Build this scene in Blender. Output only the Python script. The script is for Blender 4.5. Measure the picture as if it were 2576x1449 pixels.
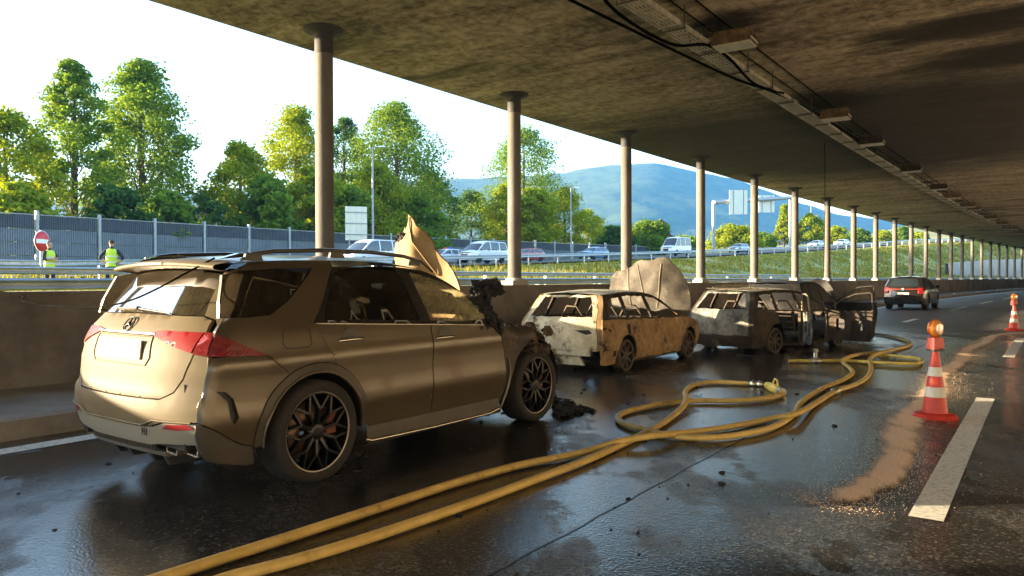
import bpy, bmesh, math, random
import numpy as np
from mathutils import Vector, Matrix
from mathutils.geometry import delaunay_2d_cdt
random.seed(7); np.random.seed(7)
PI = math.pi
for o in list(bpy.data.objects): bpy.data.objects.remove(o)
SC = bpy.context.scene
COL = SC.collection

# ------------------------------------------------------------------ camera, sky, sun, exposure
F_PX, CX, CY, HOR, ROLL, CAMZ = 1851.1, 1288.0, 724.5, 702.75, 0.0026, 1.55
PITCH = math.atan((CY - HOR) / F_PX)
cd = bpy.data.cameras.new('camera'); cam = bpy.data.objects.new('camera', cd); COL.objects.link(cam)
cd.sensor_width = 36; cd.lens = 36 * F_PX / 2576; cd.clip_end = 20000; cd.clip_start = 0.05
cam.matrix_world = Matrix.Translation((0, 0, CAMZ)) @ Matrix.Rotation(PI / 2 - PITCH, 4, 'X') @ Matrix.Rotation(-ROLL, 4, 'Z')
SC.camera = cam
SUN_EL, SUN_HEAD = math.radians(7.9), math.radians(-91)      # the sun stands low to the left of the view
w = bpy.data.worlds.new('World'); SC.world = w; w.use_nodes = True
nt = w.node_tree; bg = nt.nodes['Background']
sky = nt.nodes.new('ShaderNodeTexSky'); sky.sky_type = 'NISHITA'; sky.sun_disc = False
sky.sun_elevation = SUN_EL; sky.sun_rotation = SUN_HEAD; sky.air_density = 1.0; sky.dust_density = 1.2; sky.ozone_density = 1.5
nt.links.new(sky.outputs[0], bg.inputs[0]); bg.inputs[1].default_value = 0.15
sl = bpy.data.lights.new('sun', 'SUN'); sl.energy = 5.0; sl.angle = math.radians(0.6); sl.color = (1.0, 0.80, 0.53)
so = bpy.data.objects.new('sun', sl); COL.objects.link(so)
sdir = Vector((math.sin(SUN_HEAD) * math.cos(SUN_EL), math.cos(SUN_HEAD) * math.cos(SUN_EL), math.sin(SUN_EL)))
so.rotation_euler = sdir.to_track_quat('Z', 'Y').to_euler(); so.location = (-40, 0, 60)
SC.view_settings.view_transform = 'Standard'; SC.view_settings.look = 'None'
SC.view_settings.exposure = 2.95; SC.view_settings.gamma = 1.0
SC.cycles.max_bounces = 8; SC.cycles.diffuse_bounces = 5; SC.cycles.glossy_bounces = 4; SC.cycles.transparent_max_bounces = 24
SC.cycles.caustics_reflective = False; SC.cycles.caustics_refractive = False; SC.cycles.sample_clamp_indirect = 6

# ------------------------------------------------------------------ measuring helpers (photograph pixel -> place)
def ray(px, py):
    u = (px - CX) / F_PX; v = (CY - py) / F_PX
    c, s = math.cos(ROLL), math.sin(ROLL)
    u, v = u * c + v * s, v * c - u * s
    return Vector((u, math.cos(PITCH) + v * math.sin(PITCH), -math.sin(PITCH) + v * math.cos(PITCH)))
def G(px, py, z=0.0):
    r = ray(px, py); t = (z - CAMZ) / r.z
    return Vector((r.x * t, r.y * t, z))
def D(px, py, d):
    r = ray(px, py); t = d / r.y
    return Vector((r.x * t, d, CAMZ + r.z * t))
# the road runs along a wide arc: s along the column row, t to the right of it
RR, H0 = 913.0, math.radians(36.28); C2 = (0.059, 16.976)
RCX, RCY = C2[0] + RR * math.cos(H0), C2[1] - RR * math.sin(H0)
def RD(s, t, z=0.0):
    h = H0 + s / RR; rr = RR - t
    return Vector((RCX - rr * math.cos(h), RCY + rr * math.sin(h), z))
def ST(x, y):
    rr = math.hypot(x - RCX, y - RCY); h = math.atan2(y - RCY, RCX - x)
    return (h - H0) * RR, RR - rr
def HEAD(s): return H0 + s / RR            # heading, clockwise from +Y
def ROTZ(s): return PI / 2 - HEAD(s)       # z rotation of a thing whose +x points along the road
def ray_to_t(px, t):
    lo, hi = 2.0, 600.0
    r = ray(px, HOR); k = r.x / r.y
    for _ in range(60):
        m = (lo + hi) / 2
        if ST(k * m, m)[1] > t: lo = m
        else: hi = m
    return Vector((k * lo, lo, 0))

# ------------------------------------------------------------------ materials
MATS = {}
def nn(nt, typ, **kw):
    n = nt.nodes.new(typ)
    for k, v in kw.items():
        if k in n.inputs: n.inputs[k].default_value = v
        else: setattr(n, k, v)
    return n
def mat(name, col, rough=0.6, metal=0.0, var=0.0, vscale=4.0, col2=None, bump=0.0, bscale=40.0, coat=0.0, spec=0.5, trans=0.0,
        emit=None, stretch=None, contrast=(0.35, 0.65), rvar=0.0, alpha=1.0, detail=6.0, grime=None, gscale=1.5, grange=(0.5, 0.7), rand=False):
    if name in MATS: return MATS[name]
    m = bpy.data.materials.new(name); m.use_nodes = True; nt = m.node_tree; L = nt.links.new
    b = nt.nodes['Principled BSDF']
    c4 = (*col, 1)
    b.inputs['Base Color'].default_value = c4; b.inputs['Roughness'].default_value = rough; b.inputs['Metallic'].default_value = metal
    b.inputs['Coat Weight'].default_value = coat; b.inputs['Specular IOR Level'].default_value = spec
    b.inputs['Transmission Weight'].default_value = trans; b.inputs['Alpha'].default_value = alpha
    tc = nn(nt, 'ShaderNodeTexCoord'); co = tc.outputs['Object']
    if stretch:
        mp = nn(nt, 'ShaderNodeMapping'); mp.inputs['Scale'].default_value = stretch; L(co, mp.inputs[0]); co = mp.outputs[0]
    if rand:
        oi = nn(nt, 'ShaderNodeObjectInfo'); vm = nn(nt, 'ShaderNodeVectorMath', operation='MULTIPLY_ADD'); L(oi.outputs['Random'], vm.inputs[0]); vm.inputs[1].default_value = (37, 61, 83); L(co, vm.inputs[2]); co = vm.outputs[0]
    out = None
    if col2 is not None or var > 0:
        n = nn(nt, 'ShaderNodeTexNoise', Scale=vscale, Detail=detail, Roughness=0.65); L(co, n.inputs['Vector'])
        r = nn(nt, 'ShaderNodeValToRGB'); L(n.outputs[0], r.inputs[0])
        r.color_ramp.elements[0].position, r.color_ramp.elements[1].position = contrast
        c2 = col2 if col2 is not None else tuple(x * (1 - var) for x in col)
        r.color_ramp.elements[0].color = (*c2, 1); r.color_ramp.elements[1].color = c4
        out = r.outputs[0]
        if rvar > 0:
            mr = nn(nt, 'ShaderNodeMapRange'); L(n.outputs[0], mr.inputs[0]); mr.inputs[1].default_value = 0.35; mr.inputs[2].default_value = 0.65
            mr.inputs[3].default_value = rough + rvar; mr.inputs[4].default_value = max(0.03, rough - rvar); L(mr.outputs[0], b.inputs['Roughness'])
    if grime is not None:
        n2 = nn(nt, 'ShaderNodeTexNoise', Scale=gscale, Detail=8.0, Roughness=0.7); L(co, n2.inputs['Vector'])
        mr = nn(nt, 'ShaderNodeMapRange'); L(n2.outputs[0], mr.inputs[0]); mr.inputs[1].default_value, mr.inputs[2].default_value = grange
        mx = nn(nt, 'ShaderNodeMix', data_type='RGBA'); L(mr.outputs[0], mx.inputs[0])
        if out: L(out, mx.inputs[6])
        else: mx.inputs[6].default_value = c4
        mx.inputs[7].default_value = (*grime, 1); out = mx.outputs[2]
    if out: L(out, b.inputs['Base Color'])
    if bump > 0:
        n3 = nn(nt, 'ShaderNodeTexNoise', Scale=bscale, Detail=5.0); L(co, n3.inputs['Vector'])
        bp = nn(nt, 'ShaderNodeBump', Strength=bump, Distance=0.02); L(n3.outputs[0], bp.inputs['Height']); L(bp.outputs[0], b.inputs['Normal'])
    if emit:
        b.inputs['Emission Color'].default_value = (*emit[0], 1); b.inputs['Emission Strength'].default_value = emit[1]
    MATS[name] = m
    return m
def glass_mat(name, tint, dust=None, dustamt=0.0, dscale=6.0, rough=0.02):
    m = bpy.data.materials.new(name); m.use_nodes = True; nt = m.node_tree; L = nt.links.new
    nt.nodes.remove(nt.nodes['Principled BSDF']); o = nt.nodes['Material Output']
    tr = nn(nt, 'ShaderNodeBsdfTransparent'); tr.inputs[0].default_value = (*tint, 1)
    gl = nn(nt, 'ShaderNodeBsdfGlossy', Roughness=rough); fr = nn(nt, 'ShaderNodeFresnel', IOR=1.5)
    mx = nn(nt, 'ShaderNodeMixShader'); L(fr.outputs[0], mx.inputs[0]); L(tr.outputs[0], mx.inputs[1]); L(gl.outputs[0], mx.inputs[2])
    res = mx.outputs[0]
    if dust:
        df = nn(nt, 'ShaderNodeBsdfDiffuse'); df.inputs[0].default_value = (*dust, 1)
        tl = nn(nt, 'ShaderNodeBsdfTranslucent'); tl.inputs[0].default_value = (*dust, 1)
        ad = nn(nt, 'ShaderNodeMixShader'); ad.inputs[0].default_value = 0.65; L(df.outputs[0], ad.inputs[1]); L(tl.outputs[0], ad.inputs[2])
        tc = nn(nt, 'ShaderNodeTexCoord'); n = nn(nt, 'ShaderNodeTexNoise', Scale=dscale, Detail=8.0, Roughness=0.7); L(tc.outputs['Object'], n.inputs['Vector'])
        mr = nn(nt, 'ShaderNodeMapRange'); L(n.outputs[0], mr.inputs[0]); mr.inputs[1].default_value = 0.3; mr.inputs[2].default_value = 0.7
        mr.inputs[3].default_value = dustamt * 0.5; mr.inputs[4].default_value = min(1, dustamt * 1.4)
        m2 = nn(nt, 'ShaderNodeMixShader'); L(mr.outputs[0], m2.inputs[0]); L(res, m2.inputs[1]); L(ad.outputs[0], m2.inputs[2]); res = m2.outputs[0]
    L(res, o.inputs[0]); MATS[name] = m
    return m

# ------------------------------------------------------------------ mesh helpers
class MB:
    def __init__(s): s.v = []; s.f = []; s.sm = []
    def add(s, vs, fs, smooth=False):
        n = len(s.v); s.v += [tuple(p) for p in vs]; s.f += [tuple(i + n for i in f) for f in fs]; s.sm += [smooth] * len(fs); return s
    def box(s, c, size, rot=None, taper=1.0):
        x, y, z = (k / 2 for k in size); c = Vector(c)
        P = [Vector(p) for p in ((-x, -y, -z), (x, -y, -z), (x, y, -z), (-x, y, -z), (-x * taper, -y * taper, z), (x * taper, -y * taper, z), (x * taper, y * taper, z), (-x * taper, y * taper, z))]
        if rot is not None: P = [rot @ p for p in P]
        return s.add([c + p for p in P], [(0, 3, 2, 1), (4, 5, 6, 7), (0, 1, 5, 4), (1, 2, 6, 5), (2, 3, 7, 6), (3, 0, 4, 7)])
    def tube(s, pts, r, n=8, caps=True, flat=1.0):
        pts = [Vector(p) for p in pts]; m = len(pts)
        rs = r if isinstance(r, (list, tuple)) else [r] * m
        vs = []; up = Vector((0, 0, 1))
        prev = None
        for i, p in enumerate(pts):
            d = (pts[min(i + 1, m - 1)] - pts[max(i - 1, 0)]).normalized()
            if prev is None:
                a = d.cross(up)
                if a.length < 1e-3: a = d.cross(Vector((0, 1, 0)))
                a.normalize()
            else:
                a = (prev - d * prev.dot(d)); a = a.normalized() if a.length > 1e-6 else d.orthogonal().normalized()
            prev = a; b = a.cross(d)
            for k in range(n):
                q = 2 * PI * k / n
                vs.append(p + a * math.cos(q) * rs[i] + b * math.sin(q) * rs[i] * flat)
        fs = [(i * n + k, i * n + (k + 1) % n, (i + 1) * n + (k + 1) % n, (i + 1) * n + k) for i in range(m - 1) for k in range(n)]
        s.add(vs, fs, True)
        if caps: s.add(vs[:n], [tuple(range(n))]); s.add(vs[-n:], [tuple(range(n))[::-1]])
        return s
    def lathe(s, prof, n=24, axis='z', c=(0, 0, 0), smooth=True, phase=0.0):
        vs = []; c = Vector(c)
        for r, h in prof:
            for k in range(n):
                a = 2 * PI * k / n + phase; p = (r * math.cos(a), r * math.sin(a), h)
                if axis == 'y': p = (p[0], p[2], p[1])
                if axis == 'x': p = (p[2], p[0], p[1])
                vs.append(c + Vector(p))
        fs = [(i * n + k, i * n + (k + 1) % n, (i + 1) * n + (k + 1) % n, (i + 1) * n + k) for i in range(len(prof) - 1) for k in range(n)]
        return s.add(vs, fs, smooth)
    def prism(s, poly, h0, h1, fn):
        n = len(poly)
        vs = [fn(a, b, h0) for a, b in poly] + [fn(a, b, h1) for a, b in poly]
        return s.add(vs, [tuple(range(n))[::-1], tuple(range(n, 2 * n))] + [(i, (i + 1) % n, n + (i + 1) % n, n + i) for i in range(n)])
    def grid(s, rows, smooth=True):
        n = len(rows[0]); vs = [p for r in rows for p in r]
        return s.add(vs, [(i * n + k, i * n + k + 1, (i + 1) * n + k + 1, (i + 1) * n + k) for i in range(len(rows) - 1) for k in range(n - 1)], smooth)
    def mesh(s, name):
        me = bpy.data.meshes.new(name); me.from_pydata(s.v, [], s.f); me.update()
        me.polygons.foreach_set('use_smooth', s.sm); return me
    def build(s, name, m, parent=None, **kw):
        me = s.mesh(name)
        for q in (m if isinstance(m, (list, tuple)) else [m]): me.materials.append(q)
        return link(name, me, parent, **kw)
def link(name, me, parent=None, loc=(0, 0, 0), rz=0.0, rot=None):
    o = bpy.data.objects.new(name, me); COL.objects.link(o); o.location = loc
    o.rotation_euler = rot if rot else (0, 0, rz)
    if parent: o.parent = parent
    return o
def thing(name, label, cat, loc=(0, 0, 0), rz=0.0, group=None):
    o = bpy.data.objects.new(name, None); COL.objects.link(o); o.location = loc; o.rotation_euler = (0, 0, rz); o.empty_display_size = 0.2
    return tag(o, label, cat, group)
def tag(o, label, cat, group=None):
    o['label'] = label; o['category'] = cat; o['kind'] = 'thing'
    if group: o['group'] = group
    return o
def kind(o, k, label=None):
    o['kind'] = k
    if label: o['label'] = label
    return o
def sweep(prof, s0, s1, step, closed=True, caps=True):
    n = max(2, int(abs(s1 - s0) / step) + 1); mb = MB(); k = len(prof)
    vs = [RD(s0 + (s1 - s0) * i / (n - 1), t, z) for i in range(n) for t, z in prof]
    kk = k if closed else k - 1
    mb.add(vs, [(i * k + j, i * k + (j + 1) % k, (i + 1) * k + (j + 1) % k, (i + 1) * k + j) for i in range(n - 1) for j in range(kk)])
    if closed and caps: mb.add(vs[:k], [tuple(range(k))]); mb.add(vs[-k:], [tuple(range(k))[::-1]])
    return mb
def inpoly(x, y, P):
    c = False; n = len(P); j = n - 1
    for i in range(n):
        if (P[i][1] > y) != (P[j][1] > y) and x < (P[j][0] - P[i][0]) * (y - P[i][1]) / (P[j][1] - P[i][1]) + P[i][0]: c = not c
        j = i
    return c
def resample(P, step):
    R = []
    for i in range(len(P)):
        a = P[i]; b = P[(i + 1) % len(P)]; d = math.hypot(b[0] - a[0], b[1] - a[1]); n = max(1, int(round(d / step)))
        R += [(a[0] + (b[0] - a[0]) * k / n, a[1] + (b[1] - a[1]) * k / n) for k in range(n)]
    return R
def panel(name, outline, fn, m, parent, holes=(), step=0.07, depth=(0, 0, 0), jag=0.0, mb=None, inset=()):
    """A sheet cut to an outline and laid on a surface fn(a, b); its rims turn inward by depth."""
    out = resample(outline, step); hs = [resample(h, step) for h in holes]
    if jag: 
        out = [(a + random.uniform(-jag, jag), b + random.uniform(-jag, jag)) for a, b in out]
        hs = [[(a + random.uniform(-jag, jag), b + random.uniform(-jag, jag)) for a, b in h] for h in hs]
    rings = [out] + hs; pts = []; edges = []
    for r in rings:
        n0 = len(pts); pts += r; edges += [(n0 + i, n0 + (i + 1) % len(r)) for i in range(len(r))]
    A = np.array(pts); x0, y0 = A.min(0); x1, y1 = A.max(0); st = step
    nb = len(pts)
    for dl in inset:
        for rg in rings:
            n = len(rg)
            for i in range(n):
                a, b, c = rg[i - 1], rg[i], rg[(i + 1) % n]; tx, ty = c[0] - a[0], c[1] - a[1]; l = math.hypot(tx, ty) + 1e-9
                for sg_ in (-1, 1):
                    q = (b[0] - sg_ * ty / l * dl, b[1] + sg_ * tx / l * dl)
                    if inpoly(q[0], q[1], out) and not any(inpoly(q[0], q[1], h) for h in hs) and np.min((A[:, 0] - q[0]) ** 2 + (A[:, 1] - q[1]) ** 2) > (0.7 * dl) ** 2: pts.append(q)
    A = np.array(pts)
    gx = np.arange(x0 + st / 2, x1, st); gy = np.arange(y0 + st / 2, y1, st)
    for i, yy in enumerate(gy):
        for xx in gx + (st / 2 if i % 2 else 0):
            if inpoly(xx, yy, out) and not any(inpoly(xx, yy, h) for h in hs) and np.min((A[:, 0] - xx) ** 2 + (A[:, 1] - yy) ** 2) > (0.45 * st) ** 2: pts.append((xx, yy))
    r = delaunay_2d_cdt([Vector(p) for p in pts], edges, [], 0, 1e-6)
    V = r[0]; T = []
    for f in r[2]:
        cx = sum(V[i][0] for i in f) / len(f); cy = sum(V[i][1] for i in f) / len(f)
        if inpoly(cx, cy, out) and not any(inpoly(cx, cy, h) for h in hs): T.append(tuple(f))
    own = mb is None
    if own: mb = MB()
    P3 = [Vector(fn(p[0], p[1])) for p in V]
    mb.add(P3, T, True)
    dv = Vector(depth)
    if dv.length > 0:
        for rg in rings:
            q = [Vector(fn(a, b)) for a, b in rg]; n = len(q)
            mb.add(q + [p + dv for p in q], [(i, (i + 1) % n, n + (i + 1) % n, n + i) for i in range(n)])
    return mb.build(name, m, parent) if own else mb
def lump(mb, c, size, seed=0, amp=0.35, n=10):
    rnd = random.Random(seed); c = Vector(c); ph = [rnd.uniform(0, 6.28) for _ in range(6)]
    rows = []
    for i in range(n + 1):
        th = PI * i / n; row = []
        for k in range(n + 1):
            a = 2 * PI * (k % n) / n
            d = 1 + amp * (math.sin(3 * a + ph[0]) * math.sin(2 * th + ph[1]) + 0.6 * math.sin(5 * a + ph[2] + 3 * th) + 0.5 * math.cos(7 * th + ph[3] + 4 * a)) * math.sin(th)
            row.append(c + Vector((math.sin(th) * math.cos(a) * size[0] * d, math.sin(th) * math.sin(a) * size[1] * d, math.cos(th) * size[2] * d)))
        rows.append(row)
    mb.grid(rows, False)
def interp(tab, x):
    if x <= tab[0][0]: return tab[0][1]
    for a, b in zip(tab, tab[1:]):
        if x <= b[0]: return a[1] + (b[1] - a[1]) * (x - a[0]) / (b[0] - a[0] + 1e-9)
    return tab[-1][1]
ORD = ['first', 'second', 'third', 'fourth', 'fifth', 'sixth', 'seventh', 'eighth', 'ninth', 'tenth', 'eleventh', 'twelfth', 'thirteenth', 'fourteenth', 'fifteenth', 'sixteenth', 'seventeenth', 'eighteenth', 'nineteenth', 'twentieth',
       'twenty-first', 'twenty-second', 'twenty-third', 'twenty-fourth', 'twenty-fifth', 'twenty-sixth', 'twenty-seventh', 'twenty-eighth', 'twenty-ninth', 'thirtieth', 'thirty-first', 'thirty-second', 'thirty-third', 'thirty-fourth', 'thirty-fifth', 'thirty-sixth', 'thirty-seventh', 'thirty-eighth', 'thirty-ninth', 'fortieth']
# ------------------------------------------------------------------ the setting
ZC = 5.80                                             # ceiling height
def asphalt_mat():
    m = bpy.data.materials.new('asphalt'); m.use_nodes = True; nt = m.node_tree; L = nt.links.new; b = nt.nodes['Principled BSDF']
    g = nn(nt, 'ShaderNodeNewGeometry'); P = g.outputs['Position']
    def noise(s, d=4.0, r=0.6, v=P):
        n = nn(nt, 'ShaderNodeTexNoise', Scale=s, Detail=d, Roughness=r); L(v, n.inputs['Vector']); return n.outputs[0]
    def mrange(x, a, b_, c=0.0, d=1.0):
        q = nn(nt, 'ShaderNodeMapRange'); L(x, q.inputs[0])
        for i, v in enumerate((a, b_, c, d)): q.inputs[i + 1].default_value = v
        return q.outputs[0]
    def math_(op, x, y):
        q = nn(nt, 'ShaderNodeMath', operation=op)
        for i, v in enumerate((x, y)):
            if isinstance(v, (int, float)): q.inputs[i].default_value = v
            else: L(v, q.inputs[i])
        return q.outputs[0]
    vo = nn(nt, 'ShaderNodeTexVoronoi', Scale=62.0); L(P, vo.inputs['Vector'])
    wn = nn(nt, 'ShaderNodeSeparateColor'); L(vo.outputs['Color'], wn.inputs[0])
    stone = mrange(wn.outputs[0], 0.55, 1.0)
    grain = noise(170.0, 3.0)
    big = noise(0.35, 4.0)
    mp = nn(nt, 'ShaderNodeMapping'); mp.inputs['Rotation'].default_value = (0, 0, H0); mp.inputs['Scale'].default_value = (1.0, 0.16, 1); L(P, mp.inputs[0])
    streak = noise(0.9, 5.0, 0.6, mp.outputs[0])
    wet = mrange(math_('ADD', math_('MULTIPLY', streak, 0.55), math_('MULTIPLY', noise(0.55, 5.0), 0.6)), 0.42, 0.56)
    # the hoses have wetted the ground round the burnt cars; further up the road it is dry
    sx = nn(nt, 'ShaderNodeVectorMath', operation='DISTANCE'); L(P, sx.inputs[0]); sx.inputs[1].default_value = (3.5, 9.5, 0)
    wet = math_('MULTIPLY', wet, mrange(sx.outputs['Value'], 18.0, 11.0))
    rc = nn(nt, 'ShaderNodeValToRGB'); L(grain, rc.inputs[0]); rc.color_ramp.elements[0].position = 0.35; rc.color_ramp.elements[1].position = 0.72
    rc.color_ramp.elements[0].color = (0.026, 0.025, 0.025, 1); rc.color_ramp.elements[1].color = (0.095, 0.089, 0.081, 1)
    mx = nn(nt, 'ShaderNodeMix', data_type='RGBA'); L(math_('MULTIPLY', stone, 0.55), mx.inputs[0]); L(rc.outputs[0], mx.inputs[6]); mx.inputs[7].default_value = (0.34, 0.31, 0.27, 1)
    m3 = nn(nt, 'ShaderNodeMix', data_type='RGBA', blend_type='MULTIPLY'); L(mrange(big, 0.35, 0.65, 0.0, 0.5), m3.inputs[0]); L(mx.outputs[2], m3.inputs[6]); m3.inputs[7].default_value = (0.55, 0.55, 0.58, 1)
    m4 = nn(nt, 'ShaderNodeMix', data_type='RGBA', blend_type='MULTIPLY'); L(math_('MULTIPLY', wet, 0.75), m4.inputs[0]); L(m3.outputs[2], m4.inputs[6]); m4.inputs[7].default_value = (0.35, 0.35, 0.36, 1)
    L(m4.outputs[2], b.inputs['Base Color'])
    L(mrange(wet, 0, 1, 0.48, 0.11), b.inputs['Roughness'])
    b.inputs['Specular IOR Level'].default_value = 0.8
    h = math_('ADD', math_('MULTIPLY', vo.outputs['Distance'], 0.9), math_('MULTIPLY', grain, 0.5))
    bp = nn(nt, 'ShaderNodeBump', Distance=0.014); L(h, bp.inputs['Height']); L(mrange(wet, 0, 1, 1.0, 0.12), bp.inputs['Strength'])
    L(bp.outputs[0], b.inputs['Normal'])
    return m
def ceiling_mat():
    m = bpy.data.materials.new('sooty_concrete'); m.use_nodes = True; nt = m.node_tree; L = nt.links.new; b = nt.nodes['Principled BSDF']
    g = nn(nt, 'ShaderNodeNewGeometry'); mp = nn(nt, 'ShaderNodeMapping', vector_type='POINT'); L(g.outputs['Position'], mp.inputs[0])
    mp.inputs['Rotation'].default_value = (0, 0, H0)            # x across the road, y along it
    C = mp.outputs[0]
    m2 = nn(nt, 'ShaderNodeMapping'); L(C, m2.inputs[0]); m2.inputs['Scale'].default_value = (0.35, 1.0, 1)
    n1 = nn(nt, 'ShaderNodeTexNoise', Scale=1.3, Detail=9.0, Roughness=0.72); L(m2.outputs[0], n1.inputs['Vector'])
    n1b = nn(nt, 'ShaderNodeTexNoise', Scale=5.0, Detail=6.0, Roughness=0.7); L(C, n1b.inputs['Vector'])
    am = nn(nt, 'ShaderNodeMath', operation='ADD'); L(n1.outputs[0], am.inputs[0]); L(n1b.outputs[0], am.inputs[1])
    r = nn(nt, 'ShaderNodeValToRGB'); hm = nn(nt, 'ShaderNodeMath', operation='MULTIPLY'); L(am.outputs[0], hm.inputs[0]); hm.inputs[1].default_value = 0.5; L(hm.outputs[0], r.inputs[0])
    r.color_ramp.elements[0].position = 0.40; r.color_ramp.elements[0].color = (0.12, 0.095, 0.07, 1)
    r.color_ramp.elements[1].position = 0.60; r.color_ramp.elements[1].color = (0.60, 0.49, 0.36, 1)
    e = r.color_ramp.elements.new(0.49); e.color = (0.33, 0.265, 0.195, 1)
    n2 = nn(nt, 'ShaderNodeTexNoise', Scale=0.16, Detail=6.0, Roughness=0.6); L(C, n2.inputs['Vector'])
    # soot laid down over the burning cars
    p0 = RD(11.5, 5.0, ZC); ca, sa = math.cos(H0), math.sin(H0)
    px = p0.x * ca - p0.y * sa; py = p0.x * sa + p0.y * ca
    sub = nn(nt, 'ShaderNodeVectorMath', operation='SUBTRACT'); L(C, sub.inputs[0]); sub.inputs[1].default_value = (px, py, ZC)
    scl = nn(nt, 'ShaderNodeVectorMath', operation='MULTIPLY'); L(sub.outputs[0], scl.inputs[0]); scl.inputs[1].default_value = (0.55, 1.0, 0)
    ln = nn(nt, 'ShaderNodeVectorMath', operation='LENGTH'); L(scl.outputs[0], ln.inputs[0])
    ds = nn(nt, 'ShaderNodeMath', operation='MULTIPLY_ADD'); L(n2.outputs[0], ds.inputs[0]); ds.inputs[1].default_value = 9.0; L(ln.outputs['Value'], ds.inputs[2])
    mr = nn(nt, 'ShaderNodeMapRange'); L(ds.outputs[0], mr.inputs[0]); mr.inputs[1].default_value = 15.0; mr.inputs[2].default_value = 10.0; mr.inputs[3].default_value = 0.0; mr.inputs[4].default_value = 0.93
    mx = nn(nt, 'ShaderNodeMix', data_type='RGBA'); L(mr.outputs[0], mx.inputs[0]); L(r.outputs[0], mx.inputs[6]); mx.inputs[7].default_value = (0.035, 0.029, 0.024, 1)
    n4 = nn(nt, 'ShaderNodeTexNoise', Scale=0.45, Detail=7.0, Roughness=0.65); L(m2.outputs[0], n4.inputs['Vector'])
    m4 = nn(nt, 'ShaderNodeMapRange'); L(n4.outputs[0], m4.inputs[0]); m4.inputs[1].default_value = 0.54; m4.inputs[2].default_value = 0.64; m4.inputs[4].default_value = 0.85
    mx2 = nn(nt, 'ShaderNodeMix', data_type='RGBA'); L(m4.outputs[0], mx2.inputs[0]); L(mx.outputs[2], mx2.inputs[6]); mx2.inputs[7].default_value = (0.07, 0.055, 0.04, 1)
    cur = mx2.outputs[2]
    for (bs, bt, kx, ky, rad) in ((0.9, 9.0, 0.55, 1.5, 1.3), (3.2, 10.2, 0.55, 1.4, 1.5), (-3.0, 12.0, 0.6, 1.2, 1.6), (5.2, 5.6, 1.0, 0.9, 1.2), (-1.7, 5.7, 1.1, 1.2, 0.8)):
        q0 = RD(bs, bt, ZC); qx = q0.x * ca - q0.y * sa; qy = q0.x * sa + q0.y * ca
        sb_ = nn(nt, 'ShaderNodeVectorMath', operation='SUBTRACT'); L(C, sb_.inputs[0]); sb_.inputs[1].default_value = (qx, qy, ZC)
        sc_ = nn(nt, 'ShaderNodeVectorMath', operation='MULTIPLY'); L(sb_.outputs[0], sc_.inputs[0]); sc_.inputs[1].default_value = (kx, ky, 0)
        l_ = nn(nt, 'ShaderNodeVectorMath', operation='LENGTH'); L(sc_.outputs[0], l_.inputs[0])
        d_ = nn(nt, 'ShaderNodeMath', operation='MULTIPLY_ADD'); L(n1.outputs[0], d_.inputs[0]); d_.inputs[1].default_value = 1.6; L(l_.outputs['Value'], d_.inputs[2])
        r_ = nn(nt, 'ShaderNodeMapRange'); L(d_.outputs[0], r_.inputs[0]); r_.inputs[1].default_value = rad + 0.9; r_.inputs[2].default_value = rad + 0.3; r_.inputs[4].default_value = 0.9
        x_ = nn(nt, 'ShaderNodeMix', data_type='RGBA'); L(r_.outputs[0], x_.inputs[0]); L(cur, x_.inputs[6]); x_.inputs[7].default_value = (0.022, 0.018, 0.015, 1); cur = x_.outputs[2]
    sx_ = nn(nt, 'ShaderNodeSeparateXYZ'); L(C, sx_.inputs[0])
    for ax_, per in ((1, 2.5), (0, 1.25)):
        f_ = nn(nt, 'ShaderNodeMath', operation='WRAP'); L(sx_.outputs[ax_], f_.inputs[0]); f_.inputs[1].default_value = per; f_.inputs[2].default_value = 0.0
        lt = nn(nt, 'ShaderNodeMath', operation='LESS_THAN'); L(f_.outputs[0], lt.inputs[0]); lt.inputs[1].default_value = 0.022
        ml = nn(nt, 'ShaderNodeMath', operation='MULTIPLY'); L(lt.outputs[0], ml.inputs[0]); ml.inputs[1].default_value = 0.30
        x_ = nn(nt, 'ShaderNodeMix', data_type='RGBA'); L(ml.outputs[0], x_.inputs[0]); L(cur, x_.inputs[6]); x_.inputs[7].default_value = (0.06, 0.048, 0.038, 1); cur = x_.outputs[2]
    L(cur, b.inputs['Base Color']); b.inputs['Roughness'].default_value = 0.8; b.inputs['Specular IOR Level'].default_value = 0.3
    bp = nn(nt, 'ShaderNodeBump', Strength=0.35, Distance=0.03); L(hm.outputs[0], bp.inputs['Height']); L(bp.outputs[0], b.inputs['Normal'])
    return m
M_asph = asphalt_mat()
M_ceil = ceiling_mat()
M_conc = mat('concrete', (0.36, 0.32, 0.27), 0.85, col2=(0.24, 0.21, 0.175), vscale=1.6, bump=0.25, bscale=30, grime=(0.12, 0.095, 0.07), gscale=0.7, grange=(0.52, 0.75))
M_wall = mat('parapet_concrete', (0.31, 0.272, 0.225), 0.85, col2=(0.215, 0.185, 0.152), vscale=1.1, bump=0.2, bscale=25, grime=(0.10, 0.075, 0.055), gscale=0.5, grange=(0.5, 0.72))
M_pale = mat('pale_concrete', (0.50, 0.46, 0.40), 0.85, var=0.15, vscale=0.6, bump=0.2)
M_colm = mat('column_concrete', (0.18, 0.163, 0.14), 0.8, col2=(0.12, 0.108, 0.094), vscale=2.2, bump=0.15, bscale=40, stretch=(1, 1, 0.3), rand=True, grime=(0.09, 0.075, 0.06), gscale=1.3, grange=(.55, .72))
M_paint = mat('road_paint', (0.70, 0.68, 0.60), 0.6, col2=(0.32, 0.30, 0.26), vscale=22, contrast=(0.30, 0.52), bump=0.4, bscale=150)
M_white = mat('white_paint', (0.78, 0.78, 0.76), 0.4)
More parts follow.
